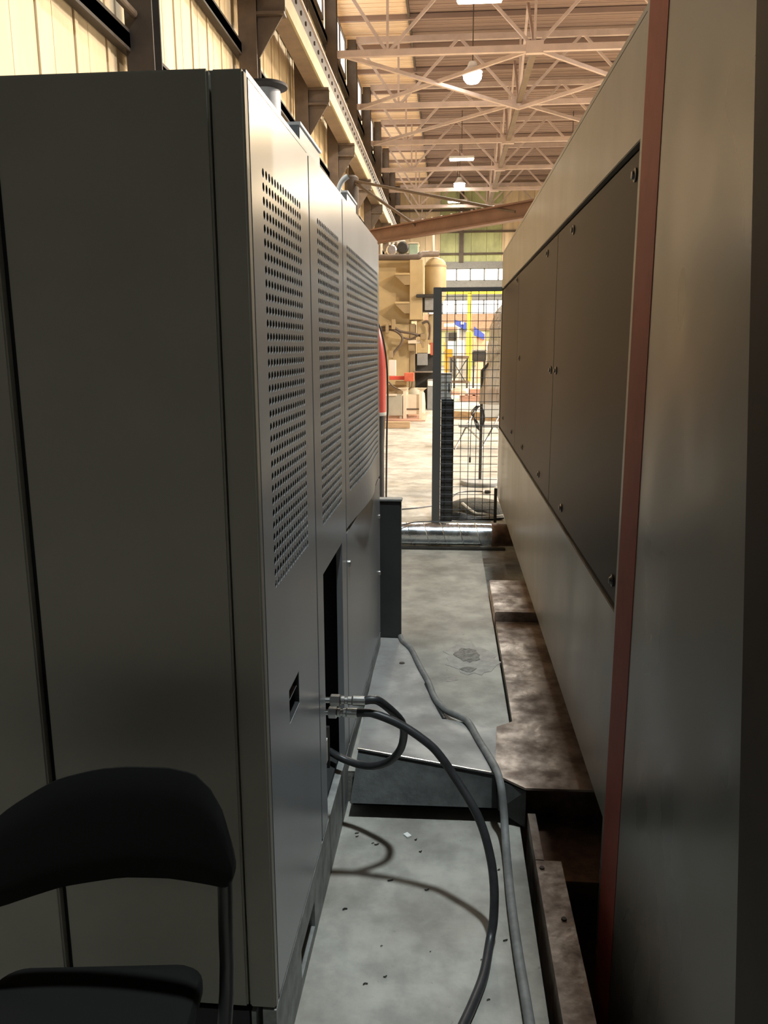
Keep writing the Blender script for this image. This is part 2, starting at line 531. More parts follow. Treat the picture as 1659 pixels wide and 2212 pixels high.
# clerestory windows on the left wall (one per bay, over the girder) and steel eaves strip
bm_p = B(); bx(bm_p, -.02, .0, 0, 1.55, 0, 1)
me_pane = bpy.data.meshes.new('pane'); bm_p.to_mesh(me_pane); bm_p.free(); me_pane.materials.append(M['day'])
wn = 1
for k, y in enumerate([17.6, 23.6, 29.6, 35.6, 41.6, 47.6, 53.6, 59.6]):
    w = struct_empty('window_%d' % wn, (WX + .06, y, 12.1)); wn += 1
    bm = B()
    for q in range(4): bx(bm, WX + .04, WX + .13, y + q * 1.7, y + q * 1.7 + .06, 12.05, 13.45)
    for z in (12.05, 13.4): bx(bm, WX + .04, WX + .13, y, y + 5.16, z, z + .06)
    obj('window_frame', bm, 'steel_brown', w)
    for q in range(3):
        bm = B(); bx(bm, WX + .05, WX + .07, y + q * 1.7 + .06, y + q * 1.7 + 1.7, 12.11, 13.4)
        obj('pane', bm, 'day', w)

# back wall
YB = 66.5
wall_back = struct_empty('wall_back', (0, YB, 0))
bm = B(); bx(bm, 0, 1.18, 0, .05, 0, 13.9)
for k in (.1, .5, .9): bx(bm, k - .06, k + .06, -.04, 0, 0, 13.9)
me1 = bpy.data.meshes.new('wall_sheet'); bm.to_mesh(me1); bm.free(); me1.materials.append(M['wall'])
me2 = me1.copy(); me2.materials[0] = M['wall_green']
x = -4.3
while x < 26:
    inst('wall_sheet', me2 if -1.2 < x < 3.6 else me1, (x, YB, 0), wall_back); x += 1.2
for z in (8.75, 10.4, 12.0):
    bm = B(); bx(bm, -4.3, 26, YB - .22, YB - .05, z - .07, z + .07); obj('girt', bm, 'steel_brown', wall_back)
bm = B(); bx(bm, .75, 1.1, YB - .35, YB - .04, 8.1, 13.6); obj('wind_post', bm, 'steel_brown', wall_back)
bm = B(); bx(bm, -1.2, 26, YB - .2, YB - .04, 7.63, 8.15); obj('sill_beam', bm, 'grey', wall_back)
bm = B(); bx(bm, -1.2, 26, YB - .25, YB - .04, 5.25, 6.71); obj('mid_rail_beam', bm, 'grey', wall_back)
bm = B(); bx(bm, -2, 26, YB - .2, YB - .04, 2.9, 4.15); obj('lower_cladding', bm, 'salmon', wall_back)
for (z0, z1) in ((6.71, 7.63), (4.15, 5.25)):
    w = struct_empty('window_%d' % wn, (0, YB, z0)); wn += 1
    bm = B()
    x = -1.6
    xs = []
    while x < 14: xs.append(x); bx(bm, x - .055, x + .055, YB - .16, YB - .06, z0, z1); x += 1.09
    bx(bm, -1.6, 14, YB - .16, YB - .06, z0, z0 + .05); bx(bm, -1.6, 14, YB - .16, YB - .06, z1 - .05, z1)
    obj('window_frame', bm, 'grey', w)
    for a, b in zip(xs, xs[1:]):
        bm = B(); bx(bm, a + .03, b - .03, YB - .10, YB - .08, z0 + .05, z1 - .05); obj('pane', bm, 'day', w)

# roof
ceiling = struct_empty('ceiling', (0, 30, 13.9))
def deck_mesh(w, d, mname):
    bm = B(); bx(bm, 0, w, 0, d, 0, .05)
    k = .12
    while k < d: bx(bm, 0, w, k, k + .22, -.018, 0); k += .36
    me = bpy.data.meshes.new('deck_sheet'); bm.to_mesh(me); bm.free(); me.materials.append(M[mname]); return me
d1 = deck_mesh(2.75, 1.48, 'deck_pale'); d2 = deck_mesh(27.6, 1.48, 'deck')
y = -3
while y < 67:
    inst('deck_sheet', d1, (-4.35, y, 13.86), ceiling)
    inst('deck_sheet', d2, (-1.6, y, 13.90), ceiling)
    y += 1.5
bm = B(); bx(bm, -1.66, -1.58, -3, 67, 13.70, 13.9); obj('deck_edge_angle', bm, 'steel_brown', ceiling)
for y in [a + .5 for a in range(-3, 66, 3)]:
    bm = B(); bx(bm, -4.3, 26, y - .07, y + .07, 13.68, 13.86); obj('purlin', bm, 'deck', ceiling)

# trusses
NB = 2.7; PW = 4.82; ZB = 11.15; ZT = 13.6
names = ['nearest', 'second', 'third', 'fourth', 'fifth', 'sixth', 'farthest']
for i in range(7):
    y = 29.2 + 6 * i
    t = thing('roof_truss', (NB, y, ZB), 'pale steel roof truss spanning the hall, %s from the camera' % names[i], 'truss', 'roof trusses')
    bm = B(); beam(bm, (-3.8, y, ZB), (14.8, y, ZB), .16, .20); obj('bottom_chord', bm, 'truss', t)
    bm = B(); beam(bm, (-3.8, y, ZT), (14.8, y, ZT), .16, .22); obj('top_chord', bm, 'truss', t)
    for k in range(-1, 3):
        xb = NB + PW * k
        if xb < -3.8: continue
        bm = B(); beam(bm, (xb, y, ZB), (xb, y, ZT), .08, .08); obj('web_post', bm, 'truss', t)
        for s in (-1, 1):
            xt = xb + s * PW / 2
            if xt < -3.9 or xt > 14.8: xt = max(-3.8, min(14.8, xt))
            bm = B(); beam(bm, (xb, y, ZB), (xt, y, ZT), .09, .10); obj('web_diagonal', bm, 'truss', t)
    for k in (0, 1):
        bm = B(); bx(bm, NB + PW * 2 * k - .28, NB + PW * 2 * k + .28, y - .1, y + .1, ZB - .16, ZB + .22); obj('gusset_plate', bm, 'truss', t)
    # bracing to the next truss
    if i < 6:
        bm = B(); beam(bm, (NB, y, ZB), (NB, y + 6, ZB + .02), .20, .14); obj('strut', bm, 'girder', t)
        bm = B(); beam(bm, (NB, y, ZB), (NB, y + 3, ZT), .09, .09); beam(bm, (NB, y + 3, ZT), (NB, y + 6, ZB), .09, .09); obj('sway_brace', bm, 'truss', t)
    if i < 2:
        bm = B(); beam(bm, (NB, y, ZB), (-3.7, y + 6, ZB - .05), .10, .12); obj('plan_brace', bm, 'truss', t)
        bm = B(); beam(bm, (NB, y, ZB), (NB + 6.2, y + 6, ZB - .05), .10, .12); obj('plan_brace', bm, 'truss', t)
    if i < 1:
        bm = B(); beam(bm, (-3.7, y, ZB), (NB, y + 6, ZB - .2), .12, .12); obj('plan_brace', bm, 'truss', t)
        bm = B(); beam(bm, (NB + 6.2, y, ZB), (NB, y + 6, ZB - .2), .12, .12); obj('plan_brace', bm, 'truss', t)

# lamps
lamp_labels = [
    'round high bay lamp hanging over the narrow aisle by the chair',
    'long linear lamp hanging just ahead of the roof trusses',
    'linear roof lamp cut by the top edge of the photo',
    'bright round high bay lamp between the two nearest trusses',
    'long linear lamp above the smaller round lamp',
    'small round high bay lamp between two linear lamps',
    'farthest linear lamp just above the red-brown jib arm',
    'unseen warm round lamp added over the next bay, nearest of its row',
    'unseen warm round lamp added over the next bay, second of its row',
    'unseen warm round lamp added over the next bay, farthest of its row',
    'unseen round lamp added two bays over, nearer of the pair',
    'unseen warm round lamp added two bays over, farther of the pair',
    'unseen round lamp added over the outermost bay on the right']
for k, (x, y, z, col, pw, kind) in enumerate(LAMPS):
    t = thing('high_bay_lamp' if kind == 'round' else 'linear_lamp', (x, y, z), lamp_labels[k], 'ceiling lamp', 'ceiling lamps')
    bm = B(); tube(bm, [(x, y, z + .3), (x, y, 13.87)], .02, smooth=False, seg=6); obj('hanger_rod', bm, 'steel_brown', t)
    if kind == 'round':
        bm = B(); lathe(bm, [(.10, .36), (.14, .34), (.20, .18), (.36, .03), (.36, .0), (.30, .0)], (x, y, z)); obj('reflector_housing', bm, 'white', t)
        bm = B(); lathe(bm, [(.31, .0), (.34, -.10), (.32, -.22), (.22, -.34), (.08, -.38)], (x, y, z)); obj('lens', bm, 'lamp', t)
    else:
        bm = B(); bx(bm, x - .66, x + .66, y - .22, y + .22, z, z + .12, .02); obj('housing', bm, 'white', t)
        bm = B(); bx(bm, x - .62, x + .62, y - .18, y + .18, z - .05, z - .002, .01); obj('lens', bm, 'lamp', t)
    ld = bpy.data.lights.new('lamp_light', 'AREA')
    ld.shape = 'DISK' if kind == 'round' else 'RECTANGLE'
    ld.size = .5 if kind == 'round' else 1.2
    if kind != 'round': ld.size_y = .3
    ld.energy = pw; ld.color = col
    lo = bpy.data.objects.new('lamp_light', ld); C.objects.link(lo); lo.parent = t
    lo.location = (0, 0, -.42)

# ================================================================ LEFT CABINET ROW
T = Vector((0.01270105, 0.99991934, 0)); N = Vector((0.99991934, -0.01270105, 0)); CC = -0.371789
def LP(s, u, z): return T * s + N * (CC + u) + Vector((0, 0, z))
def lbox(bm, s0, s1, u0, u1, z0, z1, bev=0):
    t = bmesh.new()
    hexa(t, [LP(s0, u0, z0), LP(s1, u0, z0), LP(s1, u1, z0), LP(s0, u1, z0), LP(s0, u0, z1), LP(s1, u0, z1), LP(s1, u1, z1), LP(s0, u1, z1)])
    if bev: bmesh.ops.bevel(t, geom=t.edges[:], offset=bev, segments=2, affect='EDGES')
    merge(bm, t)
    return bm
ZT1 = 2.062; DEP = -0.98
def shell(bm, s0, s1, z0, z1):
    """hollow carcass: back, two ends, top and bottom"""
    lbox(bm, s0, s1, DEP, DEP + .02, z0, z1)
    lbox(bm, s0, s0 + .015, DEP, -.022, z0, z1); lbox(bm, s1 - .015, s1, DEP, -.022, z0, z1)
    lbox(bm, s0, s1, DEP, -.022, z1 - .015, z1); lbox(bm, s0, s1, DEP, -.022, z0, z0 + .015)
    return bm
def plinth(parent, s0, s1, slots=()):
    bm = B()
    grid_panel(bm, LP, s0, s1, 0.0 if s1 < 2.65 else 0.0, .197, -.03, .0, holes=[(a, b, .035, .115) for a, b in slots])
    lbox(bm, s0, s1, -.055, -.045, .0, .19)
    obj('plinth', bm, 'plinth', parent)
    bm = B(); lbox(bm, s0, s1, -.90, -.06, .0, .19); obj('base_frame', bm, 'dark_in', parent)

# --- first cabinet (its end faces the camera)
c1 = thing('electrical_cabinet', LP(1.77, -.48, 0), 'nearest tall grey cabinet, its dark olive end behind the folding chair', 'cabinet')
bm = B(); shell(bm, 1.49, 2.066, .2, ZT1); obj('body', bm, 'dark_in', c1)
bm = B(); lbox(bm, 1.494, 2.066, DEP, -.002, ZT1, ZT1 + .010); obj('top_plate', bm, 'cab', c1)
bm = B()
grid_panel(bm, LP, 1.498, 2.064, .205, ZT1 - .004, -.02, 0, holes=[(1.578, 1.962, 1.105, 1.935), (1.686, 1.80, .757, .838)], smax=.2)
obj('side_panel', bm, 'cab', c1)
bm = B(); perf(bm, LP, 1.578, 1.962, 1.105, 1.935, 15, 33, .0088, -.0012, 0); obj('perforated_vent', bm, 'cab', c1)
# pocket latch
bm = B(); lbox(bm, 1.686, 1.80, -.045, -.04, .757, .838); lbox(bm, 1.686, 1.69, -.045, -.001, .757, .838); lbox(bm, 1.796, 1.80, -.045, -.001, .757, .838)
lbox(bm, 1.686, 1.80, -.045, -.001, .757, .761); lbox(bm, 1.686, 1.80, -.045, -.001, .834, .838)
hnd = obj('latch_pocket', bm, 'dark_in', c1)
bm = B(); hexa(bm, [LP(1.70, -.035, .77), LP(1.79, -.035, .77), LP(1.79, -.02, .77), LP(1.70, -.02, .77), LP(1.70, -.02, .805), LP(1.79, -.02, .805), LP(1.79, -.004, .805), LP(1.70, -.004, .805)])
obj('latch_flap', bm, 'cab', hnd)
bm = B(); lbox(bm, 1.467, 1.494, -.058, 0, .2, ZT1 + .004, .004); obj('corner_post', bm, 'cab_front', c1)
# front doors towards the camera
bm = B(); lbox(bm, 1.467, 1.49, -.452, -.062, .2, ZT1 + .006, .004); obj('front_door', bm, 'cab_front', c1)
bm = B(); lbox(bm, 1.467, 1.49, DEP, -.468, .2, ZT1 + .006, .004); obj('front_door', bm, 'cab_front', c1)
bm = B(); lbox(bm, 1.494, 1.50, DEP, -.02, .2, ZT1); obj('door_backing', bm, 'seam', c1)
plinth(c1, 1.467, 2.066, [(1.74, 1.93)])

# --- second cabinet with the open bay
c2 = thing('electrical_cabinet', LP(2.36, -.48, 0), 'narrow grey cabinet with an open black bay where two hoses plug in', 'cabinet')
bm = B(); shell(bm, 2.072, 2.656, .2, ZT1); obj('body', bm, 'dark_in', c2)
bm = B(); lbox(bm, 2.072, 2.656, DEP, -.005, ZT1, ZT1 + .012); obj('top_plate', bm, 'cab', c2)
bm = B()
grid_panel(bm, LP, 2.078, 2.648, .205, ZT1 - .004, -.02, 0, holes=[(2.18, 2.564, 1.105, 1.935), (2.172, 2.549, .205, .973)], smax=.2)
obj('side_panel', bm, 'cab', c2)
bm = B(); perf(bm, LP, 2.18, 2.564, 1.105, 1.935, 15, 33, .0088, -.0012, 0); obj('perforated_vent', bm, 'cab', c2)
bm = B()
for zz, rr in ((.30, .035), (.26, .03)): pass
lbox(bm, 2.20, 2.52, -.30, -.045, .215, .355, .03)
obj('pump_block', bm, 'lightgrey', c2)
bm = B()
for q in (2.25, 2.36, 2.46): lbox(bm, q, q + .014, -.31, -.04, .212, .362, 0)
obj('clamp_strap', bm, 'machine_black', c2)
plinth(c2, 2.068, 2.654)

# --- third cabinet with the dented panel
c3 = thing('electrical_cabinet', LP(3.25, -.48, 0), 'farthest and widest grey cabinet of the row, with a dented seam above its plain door', 'cabinet')
def bump3(s, z):
    a = max(0.0, 1 - abs((s - 3.2) / .55)); a = a * a * (3 - 2 * a)
    f = max(0.0, min(1.0, (1.45 - z) / .45)); f = f * f
    return a * f
def LPD(s, u, z):
    b = bump3(s, z)
    return LP(s, u + .030 * b, z + .012 * b)
bm = B(); shell(bm, 2.660, 3.845, .2, ZT1); obj('body', bm, 'dark_in', c3)
bm = B(); lbox(bm, 2.660, 3.845, DEP, -.005, ZT1, ZT1 + .012); obj('top_plate', bm, 'cab', c3)
bm = B(); grid_panel(bm, LPD, 2.664, 3.842, .992, ZT1 - .004, -.012, 0, holes=[(2.745, 3.77, 1.105, 1.935)], smax=.06); obj('dented_side_panel', bm, 'cab', c3)
bm = B(); perf(bm, LPD, 2.745, 3.77, 1.105, 1.935, 41, 33, .0088, -.0012, 0); obj('perforated_vent', bm, 'cab', c3)
bm = B(); lbox(bm, 2.664, 3.842, -.02, 0, .205, .980, .003); dr = obj('lower_door', bm, 'cab', c3)
bm_l = B(); lathe(bm_l, [(.011, 0), (.011, .006), (.006, .008)], (0, 0, 0), 'x', 10)
me_lock = bpy.data.meshes.new('lock'); bm_l.to_mesh(me_lock); bm_l.free(); me_lock.materials.append(M['steel'])
for s, z in ((2.71, .86), (3.79, .80), (3.79, .52)): inst('lock', me_lock, LP(s, 0, z), dr)
plinth(c3, 2.658, 3.845, [(3.40, 3.62)])
for o_ in (): pass

# things on the cabinet roof
t = thing('exhaust_stack', (-0.557, 2.6, 2.292), 'short round pale exhaust stack with dark flanged cap on the cabinet roof', 'vent pipe')
c = Vector((-0.557, 2.6, 2.292)); zt = 2.373
bm = B(); lathe(bm, [(.044, 2.075 - 0), (.044, zt - .01)], (c.x, c.y, 0)); obj('pipe', bm, 'white', t, smooth=True)
bm = B(); lathe(bm, [(.045, zt - .016), (.066, zt - .008), (.066, zt), (.03, zt + .004)], (c.x, c.y, 0)); obj('flange_cap', bm, 'steel_dark', t, smooth=True)
bm = B(); lathe(bm, [(.07, 2.0742), (.07, 2.085)], (c.x, c.y, 0)); obj('base_ring', bm, 'lightgrey', t)
def roofbox(s0, s1, h, u0, label):
    t = thing('junction_box', LP((s0 + s1) / 2, -.1, ZT1 + .012), label, 'junction box')
    bm = B(); lbox(bm, s0, s1, u0, -.012, ZT1 + .0125, ZT1 + h, .003); obj('housing', bm, 'cab', t)
    bm = B(); lbox(bm, s0 - .004, s1 + .004, u0 - .004, -.008, ZT1 + h, ZT1 + h + .006); obj('lid', bm, 'white', t)
roofbox(2.03, 2.32, .055, -.05, 'long pale box on the cabinet roof beside the exhaust stack')
roofbox(2.86, 3.11, .05, -.06, 'small pale box on the roof of the far cabinet')
bm = B(); tube(bm, [((-0.366, 2.75, 2.056)[0], 2.75, 2.076), (-0.364, 2.75, 2.077), (-0.358, 2.75, 2.106), (-0.346, 2.75, 2.128), (-0.329, 2.75, 2.141)], .0085, seg=10)
tag(obj('elbow_conduit', bm, 'white', smooth=True), 'short white bent conduit rising from the far cabinet roof', 'conduit')

# charcoal cabinet end at the foot of the row
t = thing('upright_panel', (-.34, 3.98, FZ), 'upright charcoal panel board standing past the end of the grey row', 'cabinet')
bm = B(); bx(bm, -.62, -.226, 3.955, 4.01, FZ + .001, .845, .004); obj('body', bm, 'black_box', t)
bm = B(); bx(bm, -.625, -.221, 3.95, 4.015, .845, .856, .002); obj('top_plate', bm, 'grey', t)

# ================================================================ RIGHT MACHINE
XM = .45
m = thing('machine_tool', (1.2, 4.7, -.12), 'long beige machine enclosure with dark door panels along the right of the aisle', 'machine')
bm = B(); bx(bm, XM + .022, 2.6, 2.10, 7.14, .62, 2.36); obj('body', bm, 'mach_door', m)
bm = B(); bx(bm, XM, 2.6, 2.098, 7.15, 2.360, 2.375); obj('roof_plate', bm, 'mach', m)
bm = B(); bx(bm, XM, XM + .02, 2.098, 7.15, 2.082, 2.359, .002); obj('upper_panel', bm, 'mach', m)
bm = B(); bx(bm, XM, XM + .02, 2.098, 7.15, .297, .905, .002); bx(bm, XM, 2.6, 7.13, 7.15, .297, 2.36); obj('lower_panel', bm, 'mach', m)
bm = B(); bx(bm, XM + .006, XM + .02, 2.098, 3.605, .917, 2.066, .002); obj('door_panel', bm, 'mach_door', m)
bm = B(); bx(bm, XM + .006, XM + .02, 3.612, 5.52, .917, 2.066, .002); obj('door_panel', bm, 'mach_door', m)
bm = B(); bx(bm, XM + .006, XM + .02, 5.527, 7.12, .917, 2.066, .002); obj('door_panel', bm, 'mach_door', m)
bm = B()
bx(bm, .75, 1.0, 2.8, 3.4, -.02, .62); bx(bm, .75, 1.0, 4.6, 5.1, -.02, .62); bx(bm, .6, .9, 6.75, 7.05, FZ, .62)
bx(bm, .95, 1.0, 2.2, 7.0, .0, .62)
obj('support_leg', bm, 'machine_black', m)
bm = B()
lathe(bm, [(.017, 0), (.017, -.004), (.011, -.006), (.009, -.011), (.004, -.012)], (0, 0, 0), 'x', 14)
me_b = bpy.data.meshes.new('bolt'); bm.to_mesh(me_b); bm.free(); me_b.materials.append(M['bolt'])
for p in ((0.45, 2.157, 2.013), (0.45, 3.164, 2.02), (0.45, 3.962, 2.024), (0.45, 5.642, 2.036), (0.45, 5.31, 1.528), (0.45, 3.681, 1.498), (0.45, 3.506, 1.501),
          (0.45, 6.695, 1.028), (0.45, 5.776, 1.009), (0.45, 4.946, 1.001), (0.45, 4.015, 0.979), (0.45, 3.188, 0.973), (0.45, 2.167, 0.973)):
    inst('bolt', me_b, (XM + .006, p[1], p[2]), m)

# near end cover with the red tape
t = thing('end_cover', (.7, 1.6, -.12), 'grey-green end cover, cloudy reflections painted in, at the right edge with a vertical red stripe', 'machine panel')
bm = B(); bx(bm, .447, 1.39, .62, 2.092, -.358, 2.9, .004); obj('body', bm, 'mach_near', t)
bm = B(); bx(bm, .4455, .4475, 1.885, 2.060, -.35, 2.89); obj('red_stripe', bm, 'redtape', t)
bm = B(); hexa(bm, [(.436, .6, -.12), (1.4, .6, -.12), (1.4, .93, -.12), (.436, .93, -.12), (.436, .6, 2.9), (1.4, .6, 2.9), (1.4, 1.467, 2.9), (.436, 1.467, 2.9)]); obj('adjacent_panel', bm, 'steel_dark', t)

# ================================================================ PLATES AND MATS
t = thing('trench_cover', (-.05, 2.9, FZ), 'bent scuffed grey metal plate ramping over the slab edge between hose and cabinets', 'metal plate')
a = [(-.33, 3.95, .128), (-.218, 3.95, .128), (.0, 3.06, .134), (-.325, 3.06, .134)]
def plate(bm, pts, th=.008):
    hi = [bm.verts.new(p) for p in pts]; lo = [bm.verts.new((p[0], p[1], p[2] - th)) for p in pts]
    bm.faces.new(hi); bm.faces.new(lo[::-1])
    k = len(pts)
    for i in range(k): bm.faces.new((lo[i], lo[(i + 1) % k], hi[(i + 1) % k], hi[i]))
    return bm
bm = B(); plate(bm, [(-.33, 3.95, .129), (-.219, 3.944, .129), (.010, 3.02, .136), (-.325, 3.03, .136)]); obj('rear_sheet', bm, 'plate', t)
bm = B(); plate(bm, [(-.322, 3.028, .1375), (.010, 3.018, .1375), (.214, 2.95, .1375), (.179, 2.56, .165), (-.305, 2.635, .20)], .007); obj('front_sheet', bm, 'plate', t)
bm = B()
tube(bm, [(-.305, 2.637, .197), (.179, 2.562, .162)], .0045, smooth=False, seg=6); obj('bright_edge', bm, 'steel', t)
bm = B()
bl, br_, tl, tr = Vector((-.32, 2.52, .055)), Vector((.186, 2.525, .055)), Vector((-.303, 2.64, .192)), Vector((.179, 2.564, .157))
g = {}
for q in range(13):
    for w in range(7):
        for k in (0, 1):
            a_, b_ = bl.lerp(br_, q / 12), tl.lerp(tr, q / 12)
            g[q, w, k] = bm.verts.new(a_.lerp(b_, w / 6) + Vector((0, .012 * k, 0)))
for q in range(12):
    for w in range(6):
        bm.faces.new((g[q, w, 0], g[q + 1, w, 0], g[q + 1, w + 1, 0], g[q, w + 1, 0]))
        bm.faces.new((g[q, w, 1], g[q, w + 1, 1], g[q + 1, w + 1, 1], g[q + 1, w, 1]))
    bm.faces.new((g[q, 0, 0], g[q, 0, 1], g[q + 1, 0, 1], g[q + 1, 0, 0]))
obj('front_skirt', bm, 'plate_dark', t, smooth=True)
bm = B(); bx(bm, -.32, .26, 2.60, 2.618, 0.001, .11); obj('recess_shade_board', bm, 'seam', t)  # black sheet standing for the shade in the gap under the skirt
bm = B(); lathe(bm, [(.014, 0), (.013, .005), (.007, .007)], (-0.201, 3.605, 0.129), 'z', 10); obj('plate_bolt', bm, 'steel_dark', t)
t2 = thing('skirt_plate', (.24, 2.55, 0), 'dark kick plate closing the slab end between grey and rusty plates', 'metal plate')
bm = B()
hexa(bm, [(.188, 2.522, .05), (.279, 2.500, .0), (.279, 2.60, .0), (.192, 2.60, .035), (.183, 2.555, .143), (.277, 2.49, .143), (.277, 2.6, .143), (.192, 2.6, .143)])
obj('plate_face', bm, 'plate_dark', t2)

t = thing('rusty_cover_plate', (.5, 3.2, .1), 'rust-brown oily cover sheets with a notched corner under the machine skirt', 'metal plate')
bm = B(); plate(bm, [(.204, 2.925, .158), (.178, 2.568, .158), (.274, 2.484, .158), (.75, 2.49, .158), (.75, 3.00, .158), (.269, 2.975, .158)], .008); obj('front_sheet', bm, 'rust', t)
bm = B(); plate(bm, [(.269, 2.979, .156), (.745, 2.98, .156), (.745, 3.38, .156), (.2705, 3.38, .156)]); obj('cover_sheet', bm, 'rust', t)
bm = B(); plate(bm, [(.2705, 3.384, .155), (.745, 3.384, .155), (.745, 4.165, .155), (.272, 4.165, .155)]); obj('cover_sheet', bm, 'rust', t)
bm = B(); bx(bm, .271, .277, 2.98, 4.16, -.02, .146); obj('side_strip', bm, 'plate', t)
t = thing('raised_cover_block', (.5, 4.5, .0), 'raised pale rust-stained block at the far end of the brown cover sheets', 'metal plate')
bm = B(); bx(bm, .266, .745, 4.17, 4.78, -.02, .207, .004); obj('block', bm, 'rust', t)
t = thing('low_cover_plate', (.5, 1.9, -.1), 'low rusty plate with a lit strip beside the near floor gap', 'metal plate')
bm = B(); plate(bm, [(.284, .6, .06), (.362, .6, .06), (.362, 2.238, .06), (.285, 2.238, .06)]); obj('near_sheet', bm, 'rust', t)
bm = B(); bx(bm, .285, .311, 2.242, 2.492, .05, .06); bx(bm, .285, .291, .6, 2.492, -.355, .05); obj('edge_strip', bm, 'rust', t)
bm = B(); plate(bm, [(.312, 2.242, -.01), (.8, 2.242, -.01), (.8, 2.6, -.01), (.312, 2.6, -.01)]); bx(bm, .312, .44, .6, 2.096, -.358, -.345); bx(bm, .28, .8, 2.096, 2.6, -.358, -.345); bx(bm, .28, .8, 2.602, 2.616, -.358, .10); obj('sunken_sheet', bm, 'rust_dark', t)
bm = B(); lathe(bm, [(.008, 0), (.007, .004)], (.30, 2.20, .06), 'z', 8); lathe(bm, [(.008, 0), (.007, .004)], (.335, 1.98, .06), 'z', 8); obj('rivet', bm, 'steel_dark', t)

# ================================================================ HOSES
def fitting(bm_unused, start, zc, length, parent, r):
    x = start[0]; y = start[1]
    bm = B(); lathe(bm, [(r * .62, 0), (r * .62, length * .16)], (x, y, zc), 'x', 12); obj('hose_stem', bm, 'steel', parent)
    bm = B(); lathe(bm, [(r * 1.15, length * .12), (r * 1.3, length * .14), (r * 1.3, length * .36), (r * 1.15, length * .38)], (x, y, zc), 'x', 6); obj('hex_nut', bm, 'steel', parent)
    bm = B(); lathe(bm, [(r * .75, length * .38), (r * 1.0, length * .40), (r * 1.0, length * .48), (r * .7, length * .50), (r * .7, length * .55), (r * .95, length * .57), (r * .95, length * .66), (r * .75, length * .68)], (x, y, zc), 'x', 14); obj('union', bm, 'steel', parent)
    bm = B(); lathe(bm, [(r * 1.0, length * .68), (r * 1.08, length * .7), (r * 1.08, length), (r * .9, length)], (x, y, zc), 'x', 14); obj('crimp_sleeve', bm, 'steel', parent)
R = .0125
pA = Vector((-0.345, 2.18, 0.592)); pA2 = Vector((-0.228, 2.18, 0.595))
t = thing('hydraulic_hose', pA, 'short black hose looping from the upper fitting back into the open bay', 'hose')
fitting(None, pA, pA.z, pA2.x - pA.x, t, .0135)
bm = B()
tube(bm, [(pA2.x - .01, 2.18, pA.z), (-0.209, 2.18, 0.597), (-0.186, 2.19, 0.587), (-0.148, 2.22, 0.539), (-0.126, 2.25, 0.494), (-0.121, 2.28, 0.443), (-0.135, 2.33, 0.364), (-0.172, 2.37, 0.301), (-0.224, 2.41, 0.26), (-0.271, 2.44, 0.245), (-0.318, 2.46, 0.247), (-0.349, 2.47, 0.255), (-0.385, 2.5, 0.258)], R, seg=14)
obj('rubber_tube', bm, 'rubber', t, smooth=True)
pB = Vector((-0.348, 2.18, 0.554)); pB2 = Vector((-0.253, 2.18, 0.557))
t = thing('hydraulic_hose', pB, 'long black hose arching from the lower fitting down to the near floor', 'hose')
fitting(None, pB, pB.z, pB2.x - pB.x, t, .0135)
bm = B()
tube(bm, [(pB2.x - .01, 2.18, pB.z), (-0.223, 2.18, 0.556), (-0.202, 2.18, 0.553), (-0.159, 2.175, 0.54), (-0.117, 2.17, 0.522), (-0.074, 2.16, 0.499), (-0.032, 2.15, 0.47), (-0.003, 2.14, 0.44), (0.028, 2.13, 0.398), (0.08, 2.09, 0.333), (0.112, 2.06, 0.277), (0.135, 2.03, 0.201), (0.144, 1.995, 0.136), (0.142, 1.96, 0.066), (0.131, 1.923, 0.025), (0.11, 1.815, 0.014), (0.079, 1.718, 0.014), (0.047, 1.634, 0.014), (-0, 1.507, 0.014)], R, seg=14)
obj('rubber_tube', bm, 'rubber', t, smooth=True)
hz = .136 + .014
bm = B()
tube(bm, [(-0.231, 3.966, 0.134), (-0.213, 3.887, 0.134), (-0.165, 3.776, 0.134), (-0.116, 3.562, 0.136), (-0.072, 3.384, 0.138), (-0.046, 3.235, 0.142), (-0.023, 3.146, 0.146), (0.016, 3.062, 0.15), (0.069, 3.008, 0.152), (0.098, 2.957, 0.154), (0.13, 2.807, 0.16), (0.162, 2.669, 0.168), (0.182, 2.565, 0.175), (0.192, 2.487, 0.165), (0.201, 2.452, 0.1), (0.204, 2.401, 0.045), (0.204, 2.296, 0.016), (0.202, 2.102, 0.015), (0.205, 1.9, 0.015), (0.213, 1.671, 0.015), (0.216, 1.445, 0.015)], .0135, seg=12)
tag(obj('floor_hose', bm, 'greyhose', smooth=True), 'grey dusty hose running over the plate and down to the near floor', 'hose')
bm = B()
tube(bm, [(-0.079, 3.365, 0.135), (-0.048, 3.227, 0.133), (-0.022, 3.118, 0.134), (0.003, 3.019, 0.134)], .0095, seg=10)
tag(obj('hose_end', bm, 'rubber', smooth=True), 'short dark cable stub ending against the fold of the grey plate', 'cable')

# small debris on the near floor
bm = B(); q = Vector((-0.119, 2.424, 0)); bx(bm, -.006, .012, -.012, .012, 0, .006, .001)
bmesh.ops.rotate(bm, verts=bm.verts, cent=(0, 0, 0), matrix=Matrix.Rotation(.7, 3, 'Z')); bmesh.ops.translate(bm, verts=bm.verts, vec=q)
tag(obj('paper_scrap', bm, 'white'), 'tiny white scrap lying on the near concrete floor', 'scrap')
bm = B()
for k in range(22):
    x, y = random.uniform(-.30, .22), random.uniform(1.6, 2.45)
    r = random.uniform(.002, .0055)
    tube(bm, [(x, y, .002), (x + r, y + r * random.uniform(-1, 1), .004), (x + r * random.uniform(1, 3), y + r, .002)], r * .4, seg=5, n=2)
d = obj('metal_shavings', bm, 'machine_black'); tag(d, 'dark curled metal shavings scattered over the near concrete floor', 'shavings'); d['kind'] = 'stuff'

